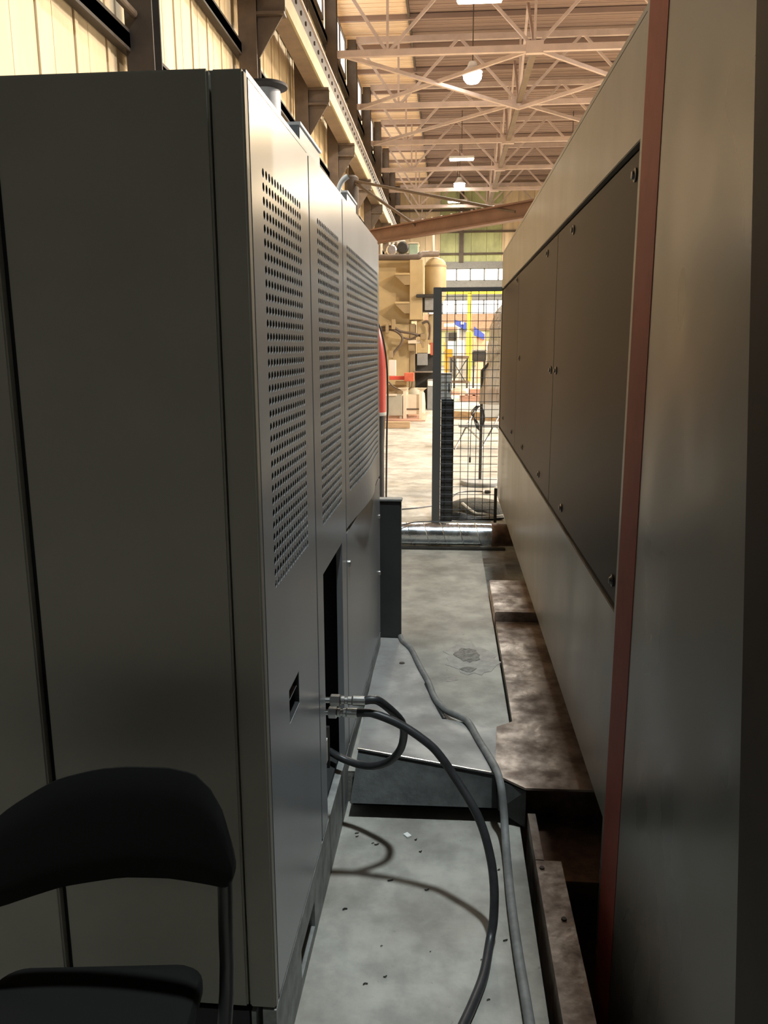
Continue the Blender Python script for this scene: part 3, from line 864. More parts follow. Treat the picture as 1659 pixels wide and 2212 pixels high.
# ================================================================ FOLDING CHAIR
YC = 1.22
t = thing('folding_chair', (-.56, 1.1, 0), 'black folding chair facing the camera at lower left, against the cabinet', 'chair')
bm = B()
# curved backrest: arched top edge, slightly arched lower edge
nx, nz = 36, 8
XL, XR = -.830, -.352
TOP = ((-.83, .735), (-.80, .778), (-.754, .815), (-.70, .848), (-.667, .864), (-.60, .881), (-.553, .887), (-.47, .891), (-.425, .886), (-.395, .862), (-.372, .826), (-.357, .775), (-.352, .745))
BOT = ((-.83, .655), (-.81, .634), (-.77, .640), (-.667, .672), (-.557, .693), (-.47, .699), (-.40, .698), (-.37, .697), (-.358, .704), (-.352, .722))
def interp(tab, x):
    for (a, b), (c, d) in zip(tab, tab[1:]):
        if x <= c: return b + (d - b) * (x - a) / (c - a)
    return tab[-1][1]
def bk(i, j, k):
    a = i / nx; a = .5 - .5 * math.cos(PI * a); x = XL + (XR - XL) * a; q = 2 * a - 1
    top, bot = interp(TOP, x), interp(BOT, x)
    z = bot + (top - bot) * j / nz
    th = .012 * math.sqrt(max(0.02, 1 - (2 * j / nz - 1) ** 4))
    y = YC + .025 * (1 - q * q) - .01 + (z - .8) * .15 + (th if k else -th)
    return (x, y, z)
vs = {(i, j, k): bm.verts.new(bk(i, j, k)) for i in range(nx + 1) for j in range(nz + 1) for k in (0, 1)}
for i in range(nx):
    for j in range(nz):
        bm.faces.new((vs[i, j, 0], vs[i + 1, j, 0], vs[i + 1, j + 1, 0], vs[i, j + 1, 0]))
        bm.faces.new((vs[i, j, 1], vs[i, j + 1, 1], vs[i + 1, j + 1, 1], vs[i + 1, j, 1]))
    for j in (0, nz):
        bm.faces.new((vs[i, j, 0], vs[i, j, 1], vs[i + 1, j, 1], vs[i + 1, j, 0]))
for j in range(nz):
    for i in (0, nx):
        bm.faces.new((vs[i, j, 0], vs[i, j + 1, 0], vs[i, j + 1, 1], vs[i, j, 1]))
obj('backrest', bm, 'chair', t, smooth=True)
bm = B()
xs0, xs1, y0, y1, r = -.785, -.405, .83, 1.225, .05
out = []
for cx, cy, a0, rr in ((xs1 - r, y1 - r, 0, r), (xs0 + r, y1 - r, 90, r), (xs0 + .08, y0 + .08, 180, .08), (xs1 - .08, y0 + .08, 270, .08)):
    for k in range(7):
        a = math.radians(a0 + 15 * k); out.append((cx + rr * math.cos(a), cy + rr * math.sin(a)))
rings = []
for dz, inset in ((-.018, .008), (-.012, 0), (.006, 0), (.014, .008), (.018, .03)):
    cxm, cym = (xs0 + xs1) / 2, (y0 + y1) / 2
    rings.append([bm.verts.new((cxm + (x - cxm) * (1 - inset * 4), cym + (y - cym) * (1 - inset * 4), .478 + dz - (y1 - y) * -.02)) for x, y in out])
for a, b in zip(rings, rings[1:]):
    for k in range(len(out)): bm.faces.new((a[k], a[(k + 1) % len(out)], b[(k + 1) % len(out)], b[k]))
bm.faces.new(rings[0][::-1]); bm.faces.new(rings[-1])
bmesh.ops.rotate(bm, verts=bm.verts, cent=(-.595, 1.03, .45), matrix=Matrix.Rotation(math.radians(6), 3, 'Z'))
bmesh.ops.translate(bm, verts=bm.verts, vec=(-.012, .045, -.022))
obj('seat', bm, 'chair', t, smooth=True)
for xx in (-.376, -.812):
    bm = B(); tube(bm, [(xx, 1.222, .74), (xx, 1.215, .62), (xx, 1.17, .42), (xx, .86, .012)], .0135, seg=10, n=4); obj('leg', bm, 'chair_frame', t, smooth=True)
    bm = B(); tube(bm, [(xx + (.022 if xx < -.6 else -.022), .98, .46), (xx + (.022 if xx < -.6 else -.022), 1.33, .012)], .0115, seg=10, smooth=False); obj('leg', bm, 'chair_frame', t, smooth=True)
bm = B(); tube(bm, [(-.79, 1.27, .10), (-.394, 1.27, .10)], .008, seg=8, smooth=False); obj('stretcher', bm, 'chair_frame', t)
bm = B(); tube(bm, [(-.812, .92, .09), (-.376, .92, .09)], .008, seg=8, smooth=False); obj('stretcher', bm, 'chair_frame', t)

# ================================================================ SPIRAL DUCT
ry, rz, rr = 5.98, .211, .084
bm = B(); bx(bm, -.9, .44, 5.845, 5.895, FZ, FZ + .016, .004)  # black strip stands for the shade below the duct
tag(obj('duct_shade_strip', bm, 'machine_black'), 'flat black strip standing for the shade along the near side of the duct', 'strip')
t = thing('spiral_duct', (-.1, ry, FZ), 'shiny galvanised spiral duct lying across the aisle floor', 'duct')
bm = B(); tube(bm, [(-1.1, ry, rz), (.34, ry, rz)], rr, seg=40, smooth=False); obj('duct_pipe', bm, 'galv', t, smooth=True)
bm = B()
pts = []
x = -1.1; a = 0
while x < .335:
    pts.append((x, ry + (rr + .001) * math.cos(a), rz + (rr + .001) * math.sin(a))); x += .128 / 30; a += 2 * PI / 30
tube(bm, pts, .0028, seg=5, smooth=False); obj('spiral_seam', bm, 'galv', t)
bm = B(); lathe(bm, [(rr + .001, 0), (rr + .006, .01), (rr + .006, .05), (rr + .001, .06), (rr + .001, .5)], (.34, ry, rz), 'x', 32); obj('end_collar', bm, 'rust_dark', t, smooth=True)
bm = B(); tube(bm, [(-0.33, 5.9, 0.296), (-0.221, 5.95, 0.309), (-0.117, 5.98, 0.308), (0.074, 5.98, 0.309), (0.334, 5.98, 0.314)], .004, seg=6)
tag(obj('thin_cable', bm, 'rubber'), 'thin black cable lying along the top of the spiral duct', 'cable')

# ================================================================ FENCE
YF = 6.82
t = thing('mesh_fence', (.2, YF, FZ), 'dark blue-grey safety fence panel of square wire mesh', 'fence')
bm = B(); bx(bm, -.125, -.057, YF - .03, YF + .04, FZ, 2.074, .003); obj('post', bm, 'fence', t)
bm = B(); bx(bm, .405, .43, YF + .0, YF + .03, FZ, .42, .003); obj('end_bracket', bm, 'machine_black', t)
bm = B(); bx(bm, -.057, .43, YF - .015, YF + .02, 2.041, 2.074, .002); obj('top_rail', bm, 'fence', t)
bm = B(); tube(bm, [(0, 0, .15), (0, 0, 2.045)], .003, seg=5, smooth=False)
mv = bpy.data.meshes.new('upright_wire'); bm.to_mesh(mv); bm.free(); mv.materials.append(M['wire'])
bm = B(); tube(bm, [(-.057, 0, 0), (.425, 0, 0)], .0027, seg=5, smooth=False)
mh = bpy.data.meshes.new('cross_wire'); bm.to_mesh(mh); bm.free(); mh.materials.append(M['wire'])
for k in range(7): inst('upright_wire', mv, (-.012 + .0635 * k, YF, 0), t)
for k in range(29): inst('cross_wire', mh, (0, YF - .005, .17 + .0655 * k), t)
t = thing('sensor_column', (0, 6.93, FZ), 'dark slab-like sensor column standing right behind the mesh', 'column')
bm = B(); bx(bm, -.054, .050, YF + .05, YF + .15, FZ, 1.162, .003); obj('housing', bm, 'black_box', t)
bm = B(); bx(bm, -.056, .052, YF + .048, YF + .152, 1.162, 1.169); obj('cap', bm, 'fence', t)
t = thing('control_box', (-.01, 6.93, 1.17), 'light grey control box with slot handle on top of the sensor column', 'control box')
bm = B(); bx(bm, -.057, .030, YF + .055, YF + .145, 1.182, 1.38, .003); obj('housing', bm, 'lightgrey', t)
bm = B(); bx(bm, -.059, .033, YF + .053, YF + .147, 1.1695, 1.182); obj('base_lip', bm, 'white', t)
bm = B(); bx(bm, .006, .016, YF + .051, YF + .056, 1.23, 1.30); obj('slot_handle', bm, 'machine_black', t)
bm = B(); bx(bm, -.059, .032, YF + .053, YF + .147, 1.38, 1.386); obj('lid', bm, 'white', t)

# ================================================================ BEHIND THE FENCE
# pedestal fan under a plastic bag
fc = Vector((0.364, 8.806, 0.12))
t = thing('pedestal_fan', fc, 'tall pedestal fan wrapped in crinkled clear plastic on a round base', 'fan')
fx, fy = fc.x, fc.y
bm = B(); lathe(bm, [(.205, 0), (.21, .01), (.21, .035), (.20, .045), (.05, .06)], (fx, fy, FZ), 'z', 40); obj('round_base', bm, 'grey', t, smooth=True)
bm = B(); tube(bm, [(fx, fy, FZ + .05), (fx, fy, 1.35), (fx + .30, fy, 1.68)], .017, seg=12, smooth=False); obj('pole', bm, 'machine_black', t, smooth=True)
bm = B(); lathe(bm, [(.05, -.08), (.09, -.05), (.10, .06), (.05, .12)], (fx + .36, fy, 1.70), 'y', 20); obj('motor', bm, 'machine_black', t, smooth=True)
bm = B()
for rad in (.07, .12, .17, .22, .27, .31):
    pts = [(fx + .38 + rad * math.cos(a * PI / 18), fy - .10 + .0, 1.70 + rad * math.sin(a * PI / 18)) for a in range(37)]
    tube(bm, pts, .003, seg=4, smooth=False)
for a in range(16):
    tube(bm, [(fx + .38 + .05 * math.cos(a * PI / 8), fy - .10, 1.70 + .05 * math.sin(a * PI / 8)), (fx + .38 + .31 * math.cos(a * PI / 8), fy - .10, 1.70 + .31 * math.sin(a * PI / 8))], .003, seg=4, smooth=False)
obj('guard', bm, 'steel', t)
bm = B()
for k in range(3):
    a = k * 2 * PI / 3
    plate(bm, [(fx + .38 + .05 * math.cos(a), fy - .05, 1.70 + .05 * math.sin(a)), (fx + .38 + .27 * math.cos(a - .3), fy - .07, 1.70 + .27 * math.sin(a - .3)), (fx + .38 + .27 * math.cos(a + .35), fy - .03, 1.70 + .27 * math.sin(a + .35))], .004)
obj('blades', bm, 'grey', t)
# bag: lofted rings from above the fan down to a ragged hem
bm = B()
rings = []
S = 40
for z, rxx, ryy, cx in ((2.08, .03, .03, .34), (2.05, .13, .12, .34), (1.96, .22, .17, .35), (1.80, .27, .19, .35), (1.60, .27, .18, .32), (1.50, .27, .16, .32), (1.42, .26, .15, .32), (1.28, .27, .16, .29), (1.12, .27, .17, .26), (1.00, .26, .17, .26)):
    ring = []
    for k in range(S):
        a = 2 * PI * k / S
        w = 1 + .10 * math.sin(7 * a + z * 5) * (2.1 - z) * .9 + .05 * math.sin(13 * a - z * 9)
        zz = z + (.07 * math.sin(3 * a + 1) if z < 1.0 else 0)
        ring.append(bm.verts.new((fx + cx + rxx * w * math.cos(a), fy - .02 + ryy * w * math.sin(a), zz)))
    rings.append(ring)
for a, b in zip(rings, rings[1:]):
    for k in range(S): bm.faces.new((a[k], a[(k + 1) % S], b[(k + 1) % S], b[k]))
bm.faces.new(rings[0])
obj('plastic_cover', bm, 'plastic', t, smooth=True)
bm = B()
for k in range(4):
    o_ = .012 * k
    tube(bm, [(fx - .02 - o_, fy - .03, .98), (fx - .075 - o_, fy - .035, .90), (fx - .07 + o_, fy - .04, .80), (fx - .02, fy - .03, .72), (fx + .02 + o_ * .4, fy - .03, .82), (fx + .012, fy - .03, .95), (fx - .02 - o_, fy - .03, .98)], .005, seg=6, n=5)
tube(bm, [(fx - .055, fy - .05, .95), (fx - .105, fy - .06, .80), (fx - .112, fy - .06, .50), (fx - .115, fy - .06, .42)], .004, seg=6)
tube(bm, [(fx - .115, fy - .06, .43), (fx - .116, fy - .06, .37)], .012, seg=8, smooth=False)
obj('power_cord', bm, 'rubber', t)

# folding metal chair behind the fan
t = thing('metal_chair', (.35, 12.2, FZ), 'grey metal folding chair standing behind the plastic-wrapped fan', 'chair')
YQ = 12.0
bm = B(); p0 = Vector((0.166, 12, 0.458)); p1 = Vector((0.845, 12, 0.439)); bx(bm, p0.x, p1.x + .05, YQ - .05, YQ + .38, p0.z - .02, p0.z + .015, .006); obj('seat', bm, 'grey', t)
bm = B(); q0 = Vector((0.526, 12.4, 0.544)); q1 = Vector((0.763, 12.4, 0.784)); bx(bm, q0.x, q1.x + .15, YQ + .40, YQ + .42, q0.z, q1.z + .03, .006); obj('backrest', bm, 'lightgrey', t)
for a, b in (((0.451, 12.4, 0.739), (0.111, 11.8, 0.105)), ((0.289, 12, 0.432), (0.562, 12.6, 0.067)), ((0.796, 12.4, 0.61), (0.494, 11.8, 0.117)), ((0.73, 12, 0.437), (0.954, 12.6, 0.073))):
    bm = B(); a = Vector(a); b = Vector(b); b.z = FZ + .012; tube(bm, [a, b], .012, seg=8, smooth=False); obj('leg', bm, 'steel', t)

# dark bundle and hoses on the floor behind the duct
c = Vector((0.319, 7.235, 0.12))
t = thing('cable_pile', (c.x, 7.1, FZ), 'low dark mound of cloth and coiled cable at the foot of the mesh', 'cable pile')
bm = B()
rings = []
for h, k_ in ((0, 1), (.03, .98), (.07, .85), (.10, .6), (.115, .3)):
    rings.append([bm.verts.new((.27 + .28 * k_ * math.cos(a * PI / 14) * (1 + .06 * math.sin(a * 1.3)), 7.32 + .22 * k_ * math.sin(a * PI / 14), FZ + h)) for a in range(28)])
for a, b in zip(rings, rings[1:]):
    for k in range(28): bm.faces.new((a[k], a[(k + 1) % 28], b[(k + 1) % 28], b[k]))
bm.faces.new(rings[-1]); bm.faces.new(rings[0][::-1])
obj('cloth_mound', bm, mat('dark_oily_cloth', (.05, .048, .038), .9, var=.3, scale=20, bump=.6), t, smooth=True)
bm = B()
for k in range(5):
    yy = 6.90 + .022 * k
    tube(bm, [(-.04, yy + .1, FZ + .01), (.1, yy, FZ + .01 + .01 * k), (.25, yy - .02, FZ + .02), (.38, yy + .02, FZ + .012), (.5, yy + .06, FZ + .015)], .008, seg=6)
obj('cable_coil', bm, 'rubber', t)
bm = B(); tube(bm, [(.14, 7.12, .235), (.20, 7.03, .20), (.26, 6.96, .175), (.33, 6.93, .175), (.42, 6.91, .16)], .011, seg=8); obj('white_hose', bm, 'lightgrey', t)
bm = B()
tube(bm, [(-0.412, 7.348, 0.126), (-0.256, 7.43, 0.126), (-0.02, 7.684, 0.126), (0.095, 8.174, 0.126), (0.192, 8.319, 0.126), (0.361, 8.336, 0.126), (0.415, 8.259, 0.126)], .006, seg=6)
tag(obj('extension_cord', bm, 'rubber'), 'thin dark cord snaking over the bright floor behind the fence post', 'cord')
t = thing('cord_plug', (0.419, 8.239, 0.12), 'small black and white plug lying before the fan base', 'plug')
c = Vector((0.419, 8.239, 0.12))
bm = B(); lathe(bm, [(.012, -.03), (.018, -.02), (.018, .02), (.010, .035)], (c.x, c.y, FZ + .019), 'x', 12); obj('plug_body', bm, 'machine_black', t)
bm = B(); lathe(bm, [(.016, -.045), (.016, -.03)], (c.x, c.y, FZ + .019), 'x', 12); obj('plug_face', bm, 'white', t)

# red tank on a dark stand, just past the grey cabinets
tx, ty = (-0.624, 7, 0.687)[0], 7.0
t = thing('red_tank', (tx, ty, FZ), 'tall red round-shouldered tank on a dark stand past the cabinets', 'tank')
ztop = (-0.563, 7, 1.708)[2]; zbot = (-0.56, 7, 1.051)[2]
rx = (-0.529, 7, 1.21)[0] - tx
bm = B(); lathe(bm, [(rx, zbot), (rx, ztop - .28), (rx * .93, ztop - .15), (rx * .75, ztop - .04), (rx * .45, ztop + .06), (rx * .12, ztop + .12)], (tx, ty, 0), 'z', 32); obj('shell', bm, 'red', t, smooth=True)
bm = B(); lathe(bm, [(rx * .98, zbot - .03), (rx * 1.02, zbot - .02), (rx * 1.02, zbot)], (tx, ty, 0), 'z', 32); obj('rim', bm, 'lightgrey', t, smooth=True)
bm = B(); lathe(bm, [(rx * .8, FZ), (rx * .8, .75), (rx * .92, zbot - .03)], (tx, ty, 0), 'z', 24); obj('stand', bm, 'machine_black', t, smooth=True)
bm = B(); tube(bm, [(tx + .02, ty - .05, ztop + .12), (tx + rx * .7, ty - .06, ztop + .0), (tx + rx * 1.12, ty - .07, ztop - .25), (tx + rx * 1.2, ty - .07, ztop - .6), (tx + rx * 1.12, ty - .07, .9), (tx + rx * 1.0, ty - .07, FZ + .01)], .008, seg=6)
obj('supply_cable', bm, 'rubber', t)

# ---- the big press
YP = 20.0
t = thing('mechanical_press', (-1.2, YP + .8, FZ), 'huge ochre mechanical press with a round air tank at its upper right', 'machine')
def pbox(name, x0, y0, x1, y1, d0, d1, m, bev=.01, parent=None):
    bm = B(); bx(bm, x0, x1, d0, d1, y0, y1, bev); return obj(name, bm, m, parent or t)
x0 = (-0.93, 20, 3.651)[0]; xR = (-0.326, 20, 3.648)[0]; zt = (-0.819, 20, 3.629)[2]
pbox('frame', -2.6, FZ, x0 + .0, zt, YP, YP + 1.8, 'press')
pbox('side_column', x0, (-0.914, 20, 2.237)[2], (-0.622, 20, 3.649)[0], zt - .02, YP - .25, YP + .9, 'press')
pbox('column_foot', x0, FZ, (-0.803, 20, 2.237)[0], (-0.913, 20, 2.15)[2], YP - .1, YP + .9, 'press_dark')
pbox('side_panel', (-1.547, 20, 0.822)[0], .5, (-0.82, 20, 0.827)[0], (-1.552, 20, 2.149)[2], YP - .08, YP - .001, 'press')
# triangular bracket shelves
for yy in (597, 658):
    z = Vector((929.121, -16406.5, 0)).z
a = (-1.279, 20, 3.26); b = (-0.925, 20, 3.259); a2 = (-1.275, 20, 2.605)
for top in (a[2], a2[2]):
    bm = B()
    hexa(bm, [(b[0] - .12, YP - .25, top - .22), (b[0], YP - .25, top - .22), (b[0], YP, top - .22), (b[0] - .12, YP, top - .22),
              (a[0], YP - .30, top), (b[0], YP - .30, top), (b[0], YP, top), (a[0], YP, top)])
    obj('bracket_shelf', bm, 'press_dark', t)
    pbox('bracket_ledge', a[0], top, b[0], top + .05, YP - .32, YP - .001, 'press')
zc = (-0.32, 20, 3.331)
r_ = ((-0.066, 20, 3.224)[0] - (-0.583, 20, 3.226)[0]) / 2
xc = ((-0.066, 20, 3.224)[0] + (-0.583, 20, 3.226)[0]) / 2
ztk = (-0.326, 20, 3.68)[2]; zbk = (-0.31, 20, 2.745)[2]
bm = B(); lathe(bm, [(r_ * .6, zbk - .1), (r_ * .95, zbk), (r_, zbk + .08), (r_, ztk - .22), (r_ * .92, ztk - .10), (r_ * .65, ztk - .02), (r_ * .2, ztk + .02)], (xc, YP + .25, 0), 'z', 40); tank = obj('air_tank', bm, 'press', t, smooth=True)
bm = B(); lathe(bm, [(r_ * 1.02, ztk - .20), (r_ * 1.02, ztk - .16)], (xc, YP + .25, 0), 'z', 40); obj('weld_band', bm, 'press_dark', tank)
bm = B(); tube(bm, [(-0.386, 20.25, 3.717), (-0.395, 20.25, 4.257)], .035, seg=10, smooth=False); obj('riser_pipe', bm, 'cream_bin', t)
bm = B(); tube(bm, [(-1.74, 19.8, 3.676), (-0.812, 19.8, 3.672), (-0.653, 19.9, 3.744), (-0.276, 20.2, 3.785)], .07, seg=12); obj('header_pipe', bm, 'steel_brown', t, smooth=True)
# dark mechanism on the right side of the press
pbox('valve_block', (-0.747, 20, 2.259)[0], (-0.527, 20, 2.422)[2], (-0.246, 20, 2.26)[0], (-0.532, 20, 2.799)[2], YP - .2, YP + .3, 'machine_black')
pbox('valve_cover', (-0.572, 20, 2.476)[0], (-0.527, 20, 2.454)[2], (-0.246, 20, 2.26)[0], (-0.532, 20, 2.745)[2], YP - .25, YP - .201, 'grey')
pbox('bracket_head', (-0.765, 20, 2.799)[0], (-0.532, 20, 2.745)[2], (-0.302, 20, 2.26)[0], (-0.533, 20, 2.82)[2], YP - .35, YP + .3, 'machine_black')
pbox('die_space', (-0.823, 20, 1.05)[0], FZ, (-0.225, 20, 1.053)[0], (-0.512, 20, 1.439)[2], YP + .2, YP + 1.0, 'machine_black')
pbox('die_block', (-0.758, 20, 1.272)[0], (-0.508, 20, 1.163)[2], (-0.499, 20, 1.273)[0], (-0.513, 20, 1.472)[2], YP + .02, YP + .2, 'grey')
pbox('ram', (-0.763, 20, 1.713)[0], (-0.512, 20, 1.439)[2], (-0.505, 20, 1.714)[0], (-0.524, 20, 2.238)[2], YP + .02, YP + .5, 'press')
pbox('ram_guide', (-0.486, 20, 1.933)[0], (-0.516, 20, 1.659)[2], (-0.293, 20, 1.715)[0], (-0.526, 20, 2.368)[2], YP + .1, YP + .5, 'press')
pbox('red_guard', (-0.435, 20, 1.495)[0], (-0.512, 20, 1.406)[2], (-0.293, 20, 1.715)[0], (-0.516, 20, 1.703)[2], YP + .05, YP + .4, 'red_worn')
pbox('shelf_ledge', (-0.965, 20, 1.713)[0], (-0.965, 20, 1.68)[2], (-0.64, 20, 1.714)[0], (-0.966, 20, 1.767)[2], YP - .3, YP - .09, 'cream_bin')
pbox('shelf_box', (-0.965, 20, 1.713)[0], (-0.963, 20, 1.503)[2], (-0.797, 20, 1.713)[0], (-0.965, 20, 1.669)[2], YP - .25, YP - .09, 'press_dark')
pbox('machine_base', (-0.494, 20, 0.154)[0], FZ, (-0.225, 20, 1.053)[0], (-0.503, 20, 0.829)[2], YP - .4, YP + .2, 'grey')
pbox('sign_plate', (-0.48, 20, 0.74)[0], (-0.501, 20, 0.684)[2], (-0.355, 20, 0.741)[0], (-0.503, 20, 0.807)[2], YP - .42, YP - .405, 'white')
pbox('work_rail', (-0.823, 20, 1.05)[0], (-0.506, 20, 0.996)[2], (-0.315, 20, 1.053)[0], (-0.506, 20, 1.029)[2], YP - .2, YP + .19, 'steel')
# pneumatic hoses on its face
for pts, r in (([(-1.659, 19.8, 1.981), (-1.396, 19.7, 2.012), (-1.207, 19.7, 1.948), (-1.095, 19.7, 1.819), (-1.138, 19.7, 1.656), (-1.281, 19.7, 1.493), (-1.347, 19.7, 1.329)], .03),
               ([(-1.659, 19.8, 2.057), (-1.341, 19.7, 2.077), (-1.141, 19.7, 1.969), (-0.842, 19.7, 1.916), (-0.591, 19.8, 1.843)], .03),
               ([(-1.095, 19.7, 1.829), (-0.896, 19.7, 1.787), (-0.72, 19.7, 1.874), (-0.592, 19.8, 1.908)], .022),
               ([(-0.631, 19.9, 2.148), (-0.51, 19.9, 2.202), (-0.442, 19.9, 2.094), (-0.459, 19.9, 1.768)], .03)):
    bm = B(); tube(bm, pts, r, seg=8); obj('pneumatic_hose', bm, 'steel_brown', t, smooth=True)
for (xa, ya, xb, yb) in ((836, 700, 843, 720), (848, 692, 856, 712), (912, 722, 924, 735), (914, 738, 920, 752), (843, 758, 852, 772)):
    p0 = Vector(((-1.899, 19.75, 1.599))); 
def vblk(p0, p1):
    bm = B(); bx(bm, p0[0], p1[0], 19.62, 19.78, p1[2], p0[2], .008); obj('valve', bm, 'press_dark', t)
vblk((-1.496, 19.7, 2.141), (-1.417, 19.7, 1.926)); vblk((-1.353, 19.7, 2.248), (-1.263, 19.7, 2.012)); vblk((-0.666, 19.7, 1.906), (-0.51, 19.7, 1.777)); vblk((-0.63, 19.7, 1.734), (-0.562, 19.7, 1.582)); vblk((-1.415, 19.7, 1.514), (-1.314, 19.7, 1.34))

# drive unit on the press crown
t = thing('drive_unit', (-1.3, YP + .7, zt), 'cluster of pulleys and a pale green motor box on top of the press', 'motor')
pbox('motor_housing', (-0.975, 20, 3.756)[0], zt + .001, (-0.759, 20, 4.07)[0], (-0.977, 20, 4.03)[2], YP + .3, YP + .9, 'green_box')
pbox('motor_lid', (-0.997, 20, 3.757)[0], (-0.977, 20, 4.03)[2], (-0.737, 20, 4.07)[0], (-0.978, 20, 4.061)[2], YP + .28, YP + .92, 'cream_bin')
bm = B(); lathe(bm, [(.11, 0), (.14, .02), (.14, .14), (.10, .16)], Vector((-1.119, 20.2, 3.938)), 'y', 24); obj('pulley', bm, 'machine_black', t)
bm = B(); lathe(bm, [(.10, 0), (.13, .02), (.13, .10), (.08, .12)], Vector((-1.386, 20.2, 3.886)), 'y', 20); obj('pulley', bm, 'steel', t)
pbox('gear_case', (-1.636, 20, 3.76)[0], zt + .001, (-1.175, 20, 4.073)[0], (-1.637, 20, 3.812)[2], YP + .35, YP + .9, 'machine_black')
bm = B()
for a, b in (((-1.638, 20.3, 3.792), (-1.64, 20.3, 4.091)), ((-1.437, 20.3, 3.791), (-1.438, 20.3, 4.111)), ((-1.64, 20.3, 4.091), (-1.059, 20.3, 4.098)), ((-1.549, 20.3, 3.813), (-1.327, 20.3, 4.068)), ((-1.235, 20.3, 3.801), (-1.237, 20.3, 4.089))): tube(bm, [a, b], .025, seg=6, smooth=False)
obj('guard_frame', bm, 'lightgrey', t)
# red work table in front of the press
t = thing('red_bench_arm', (-1.2, 18.8, FZ), 'worn red horizontal arm on a stand in front of the press', 'bench')
def tb(name, xa, ya, xb, yb, Y0, Y1, m, par):
    pass
def qb(name, pa, pb, Y0, Y1, m, par, bev=.006):
    bm = B(); bx(bm, pa[0], pb[0], Y0, Y1, pb[2], pa[2], bev); return obj(name, bm, m, par)
qb('arm', (-1.333, 18.6, 0.95), (-0.805, 18.6, 0.87), 18.6, 18.9, 'red', t)
qb('arm_head', (-0.985, 18.6, 1.025), (-0.773, 18.6, 0.839), 18.5, 18.95, 'red_worn', t)
qb('under_box', (-1.201, 18.7, 0.832), (-0.946, 18.7, 0.75), 18.65, 18.9, 'press', t)
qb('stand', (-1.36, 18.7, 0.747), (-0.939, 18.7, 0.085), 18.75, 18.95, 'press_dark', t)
bm = B(); tube(bm, [(-1.336, 18.5, 0.829), (-1.198, 18.5, 0.705), (-0.987, 18.5, 0.644), (-0.83, 18.5, 0.698), (-0.8, 18.5, 0.833)], .018, seg=6); obj('drooping_cable', bm, 'steel_brown', t)
qb('tool_box', (-1.389, 19.2, 1.303), (-1.223, 19.2, 0.941), 19.2, 19.4, 'lightgrey', t)
t = thing('round_casting', (-0.737, 20.446, 0.12), 'rounded pale iron casting sitting behind the cream bin', 'casting')
c = Vector((-0.662, 18.2, 0.713)); bm = B(); lathe(bm, [(.22, FZ), (.22, c.z - .35), (.20, c.z - .12), (.12, c.z - .02), (.04, c.z)], (c.x - .05, 18.2, 0), 'z', 24); obj('casting_body', bm, 'grey_bin', t, smooth=True)

# bin in two halves (crate beside) on legs
YN = 16.9
t = thing('steel_bin', (-.85, YN + .4, FZ), 'cream sheet-metal bin on corner legs before the press', 'bin')
qb('front_panel', (-0.901, 16.9, 0.641), (-0.53, 16.9, 0.224), YN, YN + .02, 'cream_bin', t)
qb('rear_panel', (-0.958, 17.6, 0.572), (-0.553, 17.6, 0.207), YN + .7, YN + .72, 'cream_bin', t)
bm = B()
p0 = (-0.901, 16.9, 0.641); p1 = (-0.53, 16.9, 0.224)
bx(bm, p0[0], p0[0] + .03, YN + .02, YN + .7, p1[2], p0[2]); bx(bm, p1[0] - .03, p1[0], YN + .02, YN + .7, p1[2], p0[2]); obj('side_panels', bm, 'cream_bin', t)
for xx, hh in ((p0[0], 1), (p1[0] - .04, 0)):
    for yy in (YN - .03, YN + .70):
        bm = B(); bx(bm, xx - .02, xx + .05, yy, yy + .05, FZ, p0[2] + .07); lg = obj('corner_leg', bm, 'cream_bin', t)
bm = B(); bx(bm, p0[0], p1[0], YN - .012, YN - .002, p1[2] + .10, p1[2] + .125); obj('rib', bm, 'steel_brown', t)
for xx in (p0[0], p1[0]):
    bm = B(); hexa(bm, [(xx - .03, YN - .02, p0[2] + .07), (xx + .03, YN - .02, p0[2] + .07), (xx + .03, YN + .03, p0[2] + .07), (xx - .03, YN + .03, p0[2] + .07), (xx - .13, YN - .06, p0[2] + .13), (xx + .10, YN - .06, p0[2] + .13), (xx + .10, YN + .07, p0[2] + .13), (xx - .13, YN + .07, p0[2] + .13)]); obj('stacking_cup', bm, 'cream_bin', t)
t = thing('steel_bin', (-1.4, YN + .4, FZ), 'green-grey sheet-metal bin left of the cream one', 'bin')
qb('front_panel', (-1.277, 16.9, 0.61), (-0.936, 16.9, 0.201), YN - .05, YN - .03, 'grey_bin', t)
p0 = (-1.277, 16.9, 0.61); p1 = (-0.936, 16.9, 0.201)
bm = B(); bx(bm, p0[0] - .4, p1[0] - .02, YN + .6, YN + .63, p1[2], p0[2]); bx(bm, p1[0] - .03, p1[0], YN - .03, YN + .6, p1[2], p0[2]); obj('rear_panels', bm, 'grey_bin', t)
bm = B(); bx(bm, p0[0] - .2, p1[0] - .12, YN - .07, YN - .01, p0[2], p0[2] + .04); obj('rim', bm, 'cream_bin', t)
for xx in (p0[0] - .1, p1[0] - .06):
    bm = B(); bx(bm, xx, xx + .05, YN - .03, YN + .02, FZ, p1[2]); obj('corner_leg', bm, 'grey_bin', t)
